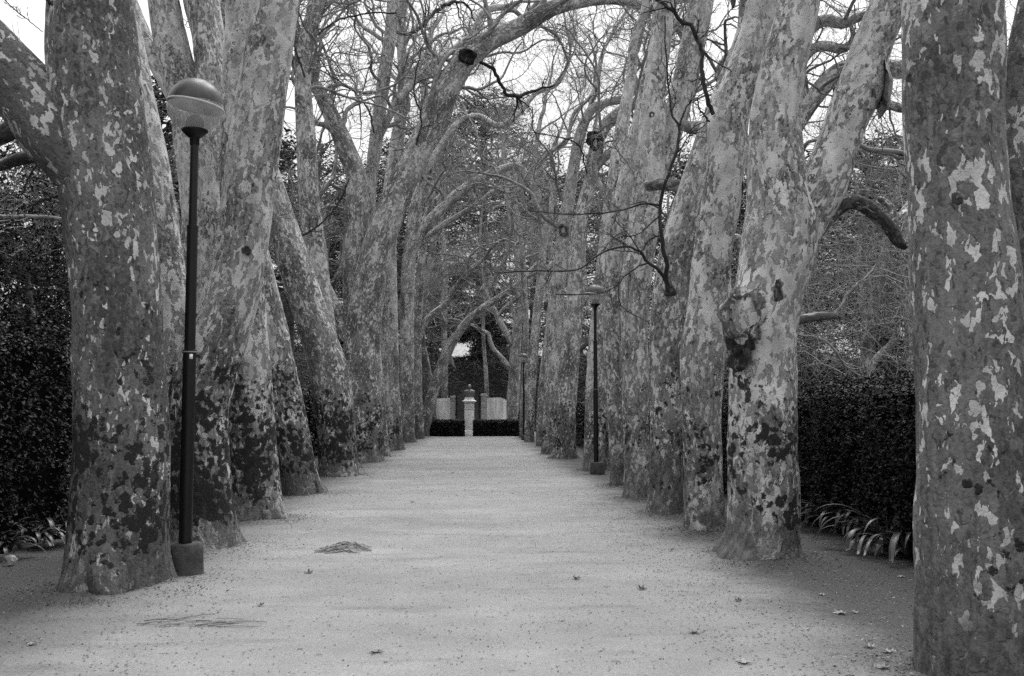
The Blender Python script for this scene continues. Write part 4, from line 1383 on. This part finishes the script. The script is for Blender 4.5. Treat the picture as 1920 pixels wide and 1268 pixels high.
def pbox(name, z0, z1, w, mat='stone', bv=0.02, taper=1.0):
    mb = MB()
    box(mb, (0, 0, (z0 + z1) / 2), (w, w, z1 - z0), taper=taper)
    return bevel(mb.build(name, M[mat], root), bv)


def zat(y, Y):
    return P(880, y, Y)[2]


pbox('plinth', -0.1, zat(812, YB), 0.98)
pbox('plinth', zat(812, YB) + .002, zat(807, YB), 0.82, taper=.9)
pbox('shaft', zat(807, YB) + .002, zat(768, YB), 0.64, taper=.97)
pbox('moulding', zat(768, YB) + .002, zat(765, YB), 0.67)
pbox('shaft', zat(765, YB) + .002, zat(756.5, YB), 0.62)
mb = MB()
zc0, zc1 = zat(756.5, YB), zat(750, YB)
prof = [(0.31, zc0 + .002), (0.35, zc0 + .03), (0.36, zc0 + .07), (0.47, zc0 + .12), (0.47, zc0 + .16), (0.36, zc0 + .19), (.33, zc1 + .02), (.29, zc1 + .05), (.29, zat(745.5, YB)), (0.0, zat(745.5, YB) + .002)]
lathe(mb, [(r * 1.42, z) for r, z in prof], 4)
v = mb.v[0]
ca, sa = math.cos(R(45)), math.sin(R(45))
mb.v[0] = v @ np.array([[ca, sa, 0], [-sa, ca, 0], [0, 0, 1]])
bevel(mb.build('cornice', M['stone'], root, smooth=False), 0.008)

# bust
zb = zat(745.5, YB) + .004
mb = MB()
# loft of elliptical rings: (z, half width x, half depth y, y offset)
rings = [(0.0, .27, .17, 0), (.05, .28, .18, 0), (.15, .31, .19, -.01), (.27, .345, .20, -.02), (.38, .37, .20, -.02), (.45, .375, .19, -.01), (.49, .355, .17, 0), (.515, .30, .15, 0), (.53, .20, .13, 0), (.55, .125, .12, -.005), (.59, .085, .10, -.015),
         (.62, .085, .115, -.03), (.655, .105, .135, -.035), (.70, .115, .145, -.03), (.74, .122, .152, -.02), (.79, .124, .155, -.01), (.84, .118, .148, 0), (.88, .095, .12, .01), (.91, .055, .07, .012), (.925, .0, .0, .012)]
ns = 28
V = []
for (z, a, b_, oy) in rings:
    for j in range(ns):
        th = 2 * math.pi * j / ns
        x_, y_ = a * math.cos(th), b_ * math.sin(th) + oy
        f = max(0, -math.sin(th))
        if .64 < z < .82:                                   # nose, brow, eye sockets
            dx = abs(x_)
            if dx < .03 and f > .8 and .68 < z < .76:
                y_ -= .035
            if .03 < dx < .08 and .73 < z < .78 and f > .3:
                y_ += .02
        if .58 < z < .67 and f > .5:                        # beard
            y_ -= .03
        if .68 < z < .78 and abs(math.sin(th)) < .2:        # ears
            x_ *= 1.15
        if .1 < z < .5 and f > .5 and abs(x_) < .12:        # open coat front
            y_ -= .025 * math.cos(x_ * 26)
        V.append((c[0] + x_, YB + y_, zb + z * .93))
f = [[i * ns + j, i * ns + (j + 1) % ns, (i + 1) * ns + (j + 1) % ns, (i + 1) * ns + j] for i in range(len(rings) - 1) for j in range(ns)]
mb.add(V, f)
o = mb.build('bust_statue', M['bronze'], loc=(c[0], YB, zb))
s = o.modifiers.new('sub', 'SUBSURF')
s.levels = s.render_levels = 1
tag(o, 'weathered dark bronze bust on the pale pedestal at the end of the path', 'statue')

YW = 70.5


def wall(xa, xb, ytl, ytr, label):
    a, b = P(xa, 773, YW), P(xb, 773, YW)
    za, zb_ = P(xa, ytl, YW)[2], P(xb, ytr, YW)[2]
    mb = MB()
    x0, x1 = a[0], b[0]
    v = [[x0, YW, -.2], [x1, YW, -.2], [x1, YW + .35, -.2], [x0, YW + .35, -.2], [x0, YW, za], [x1, YW, zb_], [x1, YW + .35, zb_], [x0, YW + .35, za]]
    mid = None
    mb.add(v, [[3, 2, 1, 0], [4, 5, 6, 7], [0, 1, 5, 4], [1, 2, 6, 5], [2, 3, 7, 6], [3, 0, 4, 7]])
    return mb


mb = wall(811, 845, 748, 747, '')
o = bevel(mb.build('plaster_wall', M['plaster'], loc=(P(828, 773, YW)[0], YW, 0)), .02)
tag(o, 'streaked pale plaster wall on the left of the bust, behind the low hedge', 'wall', 'pale walls flanking the bust')
mb = MB()
pts = [(912.5, 747), (920, 746), (938, 745.5), (945, 748), (952, 752), (966, 760)]
for i in range(len(pts) - 1):
    x0, x1 = P(pts[i][0], 773, YW)[0], P(pts[i + 1][0], 773, YW)[0]
    z0, z1 = P(pts[i][0], pts[i][1], YW)[2], P(pts[i + 1][0], pts[i + 1][1], YW)[2]
    mb.add([[x0, YW, -.2], [x1, YW, -.2], [x1, YW, z1], [x0, YW, z0], [x0, YW + .35, z0], [x1, YW + .35, z1]], [[0, 1, 2, 3], [3, 2, 5, 4]])
o = mb.build('plaster_wall', M['plaster'], loc=(P(930, 773, YW)[0], YW, 0), smooth=False)
tag(o, 'streaked pale plaster wall right of the bust, its top falling away', 'wall', 'pale walls flanking the bust')


def pier(xa, xb, yt, label):
    a, b = P(xa, 773, YW - .1)[0], P(xb, 773, YW - .1)[0]
    zt = P(xa, yt, YW)[2]
    cx, w = (a + b) / 2, b - a
    root = empty('gate_pier', (cx, YW + .1, 0))
    z = -0.1
    hs = [0.55, .42, .42, .42]
    hh = zt - 0.2
    k = 0
    while z < hh - .05:
        h = min(.46 if k else .95, hh - z)
        mb = MB()
        box(mb, (0, 0, z + h / 2), (w * (1.1 if k == 0 else 1.0), .42 if k else .46, h - .012))
        bevel(mb.build('block', M['stone' if k == 0 else 'pier'], root), .012)
        z += h
        k += 1
    mb = MB()
    box(mb, (0, 0, hh + .1), (w * 1.2, .5, .18), taper=.86)
    bevel(mb.build('cap', M['pier'], root), .015)
    tag(root, label, 'pier', 'stone piers beside the bust')


pier(844.5, 853.5, 742, 'grey stone pier ending the left wall beside the bust')
pier(902, 912, 738, 'banded stone pier ending the right wall beside the bust')
for (px, lab) in ((855, 'thin black iron post beside the left stone pier'), (898.5, 'thin black iron post beside the right stone pier')):
    q = P(px, 773, YW - .15)
    mb = MB()
    lathe(mb, [(.035, -.1), (.035, P(px, 743, YW)[2]), (.05, P(px, 743, YW)[2] + .02), (.0, P(px, 743, YW)[2] + .12)], 12, cx=q[0], cy=YW - .15)
    o = mb.build('iron_post', M['iron'], loc=(q[0], YW - .15, 0))
    tag(o, lab, 'post', 'iron posts beside the bust')

a, b = P(856.5, 773, YW)[0], P(897.5, 773, YW)[0]
mb = MB()
for k in range(16):
    z1 = 0.18 * (k + 1)
    y0 = YW + .55 + k * .36
    box(mb, ((a + b) / 2, y0 + .19, z1 / 2 - .3), (b - a, .362, z1 + .6))
o = mb.build('stone_steps', M['steps'], loc=((a + b) / 2, YW + .5, 0), smooth=False)
tag(o, 'flight of dark steps climbing the bank behind the bust, between the stone piers', 'steps')

# hanging sheet
mb = MB()
Yc = 65.0
g = []
for i in range(9):
    for j in range(7):
        u, v = j / 6, i / 8
        x_ = 839 + 6 * u + 9.5 * v * u + 2 * v
        y_ = 661 + 34 * v - (1 - u) * 16 * v
        p = P(x_, y_, Yc)
        p[1] += .12 * math.sin(u * 7 + v * 2)
        g.append(p)
f = [[i * 7 + j, i * 7 + j + 1, i * 7 + 8 + j, i * 7 + 7 + j] for i in range(8) for j in range(6)]
mb.add(g, f)
o = mb.build('hanging_cloth', M['cloth'], loc=P(842, 661, Yc))
sm = o.modifiers.new('solid', 'SOLIDIFY')
sm.thickness = .012
tag(o, 'grey triangular sheet hanging beside the right-leaning tree, above the left wall', 'cloth')

# white marker stone
q = G(1001.5, 829)
mb = MB()
box(mb, (q[0], q[1] + .1, .22), (.17, .17, .56), taper=.92)
o = bevel(mb.build('marker_stone', M['sticker'], loc=(q[0], q[1] + .1, 0)), .02)
tag(o, 'small white stone block at the foot of the thin far tree on the right', 'stone')

# ------------------------------------------------------------------ plants at the hedge foot
def strap_plant(px, py, n, L, label, group, tone0=.5):
    c = G(px, py)
    mb = MB()
    for k in range(n):
        az = random.uniform(0, 6.283)
        le = L * random.uniform(.6, 1.15)
        rise = random.uniform(.7, 1.4)
        w = random.uniform(.016, .027)
        p = np.array([c[0], c[1], 0.0]) + np.array([math.cos(az), math.sin(az), 0]) * random.uniform(0, .10)
        th = rise
        rows = []
        bend = random.uniform(.16, .30)
        daz = random.uniform(-.06, .06)
        for i in range(13):
            t_ = i / 12
            d = np.array([math.cos(az) * math.cos(th), math.sin(az) * math.cos(th), math.sin(th)])
            side = np.array([-math.sin(az), math.cos(az), 0])
            up = np.cross(d, side)
            ww = w * (0.75 + .6 * t_) * (1 if t_ < .7 else max(.03, (1 - t_) / .3))
            q = p.copy()
            q[2] = max(q[2], .015)
            rows += [q - side * ww, q - up * ww * -.35 * 0 + np.array([0, 0, -ww * .35]), q + side * ww]
            p = p + d * le / 12
            th -= bend * (0.6 + t_)
            th = max(th, -1.3)
            az += daz
        f = []
        for i in range(12):
            f += [[i * 3, i * 3 + 1, i * 3 + 4, i * 3 + 3], [i * 3 + 1, i * 3 + 2, i * 3 + 5, i * 3 + 4]]
        mb.add(rows, f, None, np.clip(random.gauss(tone0, .28), 0, 1))
    o = mb.build('strap_leaved_plant', M['strap'], loc=(c[0], c[1], 0))
    tag(o, label, 'plant', group)


G1 = 'strap-leaved plants along the right hedge'
strap_plant(1508, 978, 39, 0.74, 'strap-leaved clump touching the right flank of the V-forked trunk', G1)
strap_plant(1545, 960, 39, 0.96, 'tall strap-leaved clump at the hedge foot, second from the V-forked trunk', G1, .3)
strap_plant(1580, 994, 45, 0.94, 'arching strap-leaved clump spreading widest in the middle of the gap', G1, .6)
strap_plant(1630, 1000, 39, 0.90, 'strap-leaved clump right of the middle, close against the hedge', G1, .4)
strap_plant(1662, 1028, 51, 0.96, 'bright drooping strap-leaved clump leaning onto the soil left of the huge right trunk', G1, .75)
strap_plant(1705, 1042, 42, 0.90, 'strap-leaved clump partly cut off by the left side of the huge right trunk', G1, .5)
strap_plant(1725, 1010, 33, .75, 'dim strap-leaved clump against the hedge behind the huge right trunk', G1, .25)
G2 = 'strap-leaved plants along the left hedge'
strap_plant(62, 1020, 30, .50, 'strap-leaved clump between the two others in the dark left corner', G2, .45)
strap_plant(108, 1012, 33, .55, 'strap-leaved clump pressed against the left side of the nearest left trunk', G2, .4)
strap_plant(6, 1040, 27, .50, 'strap-leaved clump at the very left edge of the photo', G2, .3)
# pale stone in the left corner
q = G(22, 1052)
mb = MB()
lathe(mb, [(.001, .06), (.03, .055), (.05, .035), (.055, .0), (.04, -.03)], 12, cx=q[0], cy=q[1])
v = mb.v[0]
for i in range(len(v)):
    v[i] += .03 * np.array(noise.noise_vector(Vector(v[i] * 14)))
o = mb.build('stone', M['pier'], loc=(q[0], q[1], 0), smooth=False)
tag(o, 'pale broken stone lying in the dark left corner by the strap-leaved plants', 'stone')

# ------------------------------------------------------------------ root mound on the path
q = G(650, 1030)
mb = MB()
rg = np.random.default_rng(4)


def mound(u, v):
    e = max(0, 1 - (u / 1.0) ** 2 - (v / 1.0) ** 2)
    if e <= 0:
        return -.015
    warp = v * 7.5 + 1.6 * noise.noise(Vector((u * 1.6, v * 1.2, 5))) + u * u * 2.2
    ridge = abs(math.sin(warp)) ** .8
    return .08 * e ** .9 * (.45 + .55 * ridge) * (1 + .5 * noise.noise(Vector((u * 5, v * 9, 2)))) - .012


gx = []
nn = 56
for i in range(nn):
    for j in range(nn):
        u, v = (i / (nn - 1) * 2 - 1), (j / (nn - 1) * 2 - 1)
        gx.append((q[0] + u * .27 + v * .05, q[1] + v * .30, mound(u, v)))
f = [[i * nn + j, (i + 1) * nn + j, (i + 1) * nn + j + 1, i * nn + j + 1] for i in range(nn - 1) for j in range(nn - 1)]
mb.add(gx, f, np.array(gx) * np.array([1.0, 6, 6]))
k = 34
for a_ in range(k):
    v0 = rg.uniform(-.85, .85)
    u0, u1 = -rg.uniform(.3, 1.25), rg.uniform(.2, 1.15)
    r_ = rg.uniform(.004, .010)
    row = []
    for i in range(14):
        t_ = i / 13
        u = u0 + (u1 - u0) * t_
        v = v0 + .10 * math.sin(t_ * 5 + a_) - .25 * (u * u)
        row.append((q[0] + u * .27 + v * .05, q[1] + v * .30, max(mound(u, v), -.004) + r_ * .5))
    ring_tubes(mb, np.array([row]), np.array([np.linspace(r_, r_ * .4, 14)]), 5)
o = mb.build('root_mound', M['root'], loc=(q[0], q[1], 0))
tag(o, 'low mound of exposed roots swelling out of the sandy path left of the middle', 'roots')

# surface roots by the nearest left tree
q = G(345, 1172)
k = 30
s = np.stack([q[0] + rg.uniform(-.35, .30, k), q[1] + rg.uniform(-.12, .10, k), np.full(k, .004)], 1)
d = np.stack([rg.uniform(.6, 1, k), rg.normal(.25, .2, k), np.zeros(k)], 1)
pts, r = grow(s, d, rg.uniform(.08, .32, k), rg.uniform(.002, .006, k), 9, .10, 0, .5)
pts[..., 2] = 0.012 + np.array([[hgt(a[0], a[1]) for a in row] for row in pts])
mb = MB()
ring_tubes(mb, pts, r, 5)
o = mb.build('surface_roots', M['root'], loc=(q[0], q[1], 0))
tag(o, 'thin dark roots and twigs lying on the path in front of the nearest left tree', 'roots')


# ------------------------------------------------------------------ fallen leaves
def fallen(px, py, size, mat, label, curl=.35, seed=1):
    c = G(px, py)
    rg = np.random.default_rng(seed)
    out = []
    lobes = [(0, 1.0), (52, .88), (-52, .88), (104, .62), (-104, .62)]
    angs = np.radians(np.arange(-180, 180, 7.5))
    for a in angs:
        r = 0.50
        for (l, L) in lobes:
            d = abs((math.degrees(a) - l + 180) % 360 - 180)
            r = max(r, (.55 + .4 * L) * math.exp(-(d / 21) ** 2) + .22 * math.exp(-(d / 26) ** 2))
        if abs(math.degrees(a)) > 165:
            r = .12
        out.append((r * math.cos(a), r * math.sin(a)))
    out = np.array(out) * size * .5
    rings = [np.zeros((1, 2))] + [out * k for k in (.35, .7, 1.0)]
    V = [np.array([[0, 0]])] + [out * k for k in (.35, .7, 1.0)]
    V = np.vstack(V)
    rot = rg.uniform(0, 6.28)
    cs, sn = math.cos(rot), math.sin(rot)
    ph = rg.uniform(0, 6.28)
    u = V[:, 0] * math.cos(ph) + V[:, 1] * math.sin(ph)
    z = curl * (u ** 2) / size * 3 + np.array([.012 * noise.noise(Vector((a * 40 + seed, b * 40, 0))) for a, b in V])
    z = z - z.min() + .006
    X = np.stack([V[:, 0] * cs - V[:, 1] * sn + c[0], V[:, 0] * sn + V[:, 1] * cs + c[1], z + hgt(c[0], c[1])], 1)
    m = len(angs)
    f3 = [[0, 1 + j, 1 + (j + 1) % m] for j in range(m)]
    f4 = [[1 + k * m + j, 1 + (k + 1) * m + j, 1 + (k + 1) * m + (j + 1) % m, 1 + k * m + (j + 1) % m] for k in range(2) for j in range(m)]
    mb = MB()
    mb.add(X, f3, None, .5)
    mb.f.append(np.array(f4))
    mb.mi.append(np.zeros(len(f4), np.int32))
    st = np.array([[X[0], X[0] + np.array([cs, sn, 0]) * -size * .3 + np.array([0, 0, .01]), X[0] + np.array([cs, sn, 0]) * -size * .55 + np.array([.01, .01, -.002])]])
    ring_tubes(mb, st, np.full((1, 3), .0022), 4, tone=np.array([.5]))
    o = mb.build('fallen_leaf', mat, loc=(c[0], c[1], 0))
    tag(o, label, 'leaf', 'fallen plane leaves on the ground')


D_, Pl, Mi = M['dark_leaf'], M['pale_leaf'], M['dry']
FL = [(579, 1076, .13, D_, 'black curled leaf on the path just below the root mound'),
      (488, 1137, .09, D_, 'small black curled leaf on the path right of the closest lamp footing'),
      (706, 1224, .15, Mi, 'spread grey leaf in the foreground of the path, left of the middle'),
      (1081, 1086, .11, D_, 'thin dark leaf on its edge near the middle of the path'),
      (1204, 1107, .12, D_, 'dark crumpled leaf on the path, right of the thin one on its edge'),
      (1383, 1130, .09, D_, 'upright black leaf scrap in front of the V-forked trunk'),
      (1578, 1148, .17, Pl, 'large pale leaf on gravelly soil between V-forked trunk and huge right trunk'),
      (1603, 1146, .08, Pl, 'small pale leaf touching the right side of the large pale one'),
      (1300, 1188, .14, Mi, 'flat grey leaf on the path below the V-forked trunk'),
      (1392, 1246, .15, Pl, 'pale leaf at the bottom of the photo, right of the middle'),
      (1632, 1217, .11, Pl, 'pale curled leaf left of the foot of the huge right trunk'),
      (1664, 1230, .13, Pl, 'pale flat leaf nearest the foot of the huge right trunk'),
      (1655, 1264, .13, Mi, 'grey leaf at the bottom edge beside the huge right trunk'),
      (1543, 1112, .10, Pl, 'pale narrow leaf on dark soil right of the V-forked trunk foot'),
      (58, 1208, .10, Pl, 'pale leaf on the sand at the left edge of the photo'),
      (1690, 1075, .10, Pl, 'pale leaf on the dark soil just in front of the strap-leaved plants'),
      (1259, 1036, .09, D_, 'dark leaf left of the foot of the V-forked trunk, by the soil edge'),
      (848, 888, .14, D_, 'dark leaf far along the middle of the path'),
      (773, 944, .10, D_, 'dark leaf halfway along the path, left of its middle')]
for i, (px, py, sz, mt, lab) in enumerate(FL):
    fallen(px, py, sz * .72, mt, lab, curl=.34 if mt is D_ else .10, seed=20 + i)

# litter: crumbs of bark, twigs and pebbles, uncountable
mb = MB()


def scatter(n, x0, x1, y0, y1, sz, tl, th_, pw=1.0):
    x = RNG.uniform(x0, x1, n)
    y = y0 + (y1 - y0) * RNG.uniform(0, 1, n) ** pw
    z = np.array([hgt(a, b) for a, b in zip(x, y)]) + .004
    pos = np.stack([x, y, z], 1)
    leaves(mb, pos, sz, np.clip(RNG.uniform(tl, th_, n), 0, 1), 3.5, asp=.4)


scatter(5200, -2.6, 2.4, 4.5, 22, .010, 0, .25, 1.4)
scatter(1400, -2.6, 2.4, 4.5, 18, .006, .9, 1, 1.3)
scatter(1500, -2.6, 2.4, 18, 60, .022, 0, .3)
scatter(6500, 1.5, 4.4, 4.6, 20, .012, 0, .8, 1.2)
scatter(5200, -5.2, -1.9, 4.8, 20, .012, 0, .8)
scatter(500, 1.6, 4.4, 5, 16, .014, .8, 1)
for (tx, ty, tr) in TREE_POS:
    if ty < 36:
        n_ = int(520 if ty < 20 else 260)
        a_ = RNG.uniform(0, 6.283, n_)
        d_ = tr * 1.05 + np.abs(RNG.normal(0, .28, n_))
        x, y = tx + d_ * np.cos(a_), ty + d_ * np.sin(a_)
        z = np.array([hgt(a, b) for a, b in zip(x, y)]) + .004
        leaves(mb, np.stack([x, y, z], 1), .015 if ty < 20 else .022, RNG.uniform(0, .45, n_), 2.5, asp=.4)
k = 420
x = RNG.uniform(-3.2, 3.2, k)
y = 4.6 + 30 * RNG.uniform(0, 1, k) ** 1.5
s = np.stack([x, y, np.array([hgt(a, b) for a, b in zip(x, y)]) + .006], 1)
d = np.stack([RNG.normal(0, 1, k), RNG.normal(0, .6, k), np.zeros(k)], 1)
pts, r = grow(s, d, RNG.uniform(.02, .075, k), RNG.uniform(.0010, .0022, k), 4, .12, 0, .7)
pts[..., 2] = s[:, 2][:, None]
ring_tubes(mb, pts, r, 3, tone=RNG.uniform(0, .3, k))
tag(mb.build('leaf_litter', M['dry'], smooth=False), 'crumbs of bark, leaf scraps and small twigs strewn over the path', 'litter', kind='stuff')

# grass tufts at trunk feet
mb = MB()
for (px, py, n, L) in ((1700, 1262, 160, .06), (540, 980, 120, .10), (160, 1130, 140, .06), (340, 1110, 80, .05), (1380, 1060, 90, .05), (665, 893, 60, .08)):
    c = G(px, py)
    s = np.stack([c[0] + RNG.normal(0, .14, n), c[1] + RNG.normal(0, .10, n), np.zeros(n)], 1)
    d = np.stack([RNG.normal(0, .6, n), RNG.normal(0, .6, n), RNG.uniform(.5, 1.2, n)], 1)
    pts, r = grow(s, d, RNG.uniform(.5, 1.2, n) * L, np.full(n, .0018), 4, .12, -.08, .4)
    ring_tubes(mb, pts, r, 3, tone=RNG.uniform(0, .4, n))
tag(mb.build('grass', M['dry']), 'sparse dry grass blades at the feet of the trunks', 'grass', kind='stuff')

# ------------------------------------------------------------------ light
SUN_EL, SUN_AZ = R(62), R(15)
w = bpy.data.worlds.new('World')
S.world = w
w.use_nodes = True
nt = w.node_tree
nt.nodes.clear()
n = N(nt)
sky = nt.nodes.new('ShaderNodeTexSky')
sky.sky_type = 'NISHITA'
sky.sun_disc = False
sky.sun_elevation = SUN_EL
sky.sun_rotation = SUN_AZ
sky.dust_density = 4
sky.air_density = 1
bw = nt.nodes.new('ShaderNodeRGBToBW')
nt.links.new(sky.outputs[0], bw.inputs[0])
bg = nt.nodes.new('ShaderNodeBackground')
bg.inputs['Strength'].default_value = 0.13
el = n.sep(n.coord('Generated'))[2]
# an overcast sky is brighter overhead than at the horizon
lum = n.math('MULTIPLY', n.mix(0.75, bw.outputs[0], 7.0), n.lin(el, 0.0, 1.0, 0.30, 1.30))
nt.links.new(n.grey(lum), bg.inputs[0])
wo = nt.nodes.new('ShaderNodeOutputWorld')
nt.links.new(bg.outputs[0], wo.inputs[0])
sun = bpy.data.objects.new('sun', bpy.data.lights.new('sun', 'SUN'))
COL.objects.link(sun)
sun.data.energy = 1.5
sun.data.angle = R(35)
sun.data.color = (1, 1, 1)
# direction towards the sun: straight ahead along the avenue, high
dsun = Vector((math.sin(SUN_AZ) * math.cos(SUN_EL), math.cos(SUN_AZ) * math.cos(SUN_EL), math.sin(SUN_EL)))
sun.rotation_euler = dsun.to_track_quat('Z', 'Y').to_euler()

vs = S.view_settings
vs.view_transform = 'Standard'
vs.look = 'None'
vs.exposure = 1.3
vs.gamma = 1
vs.use_curve_mapping = False
S.render.engine = 'CYCLES'
S.cycles.max_bounces = 6
S.cycles.diffuse_bounces = 3
S.cycles.transparent_max_bounces = 8
S.cycles.use_denoising = False
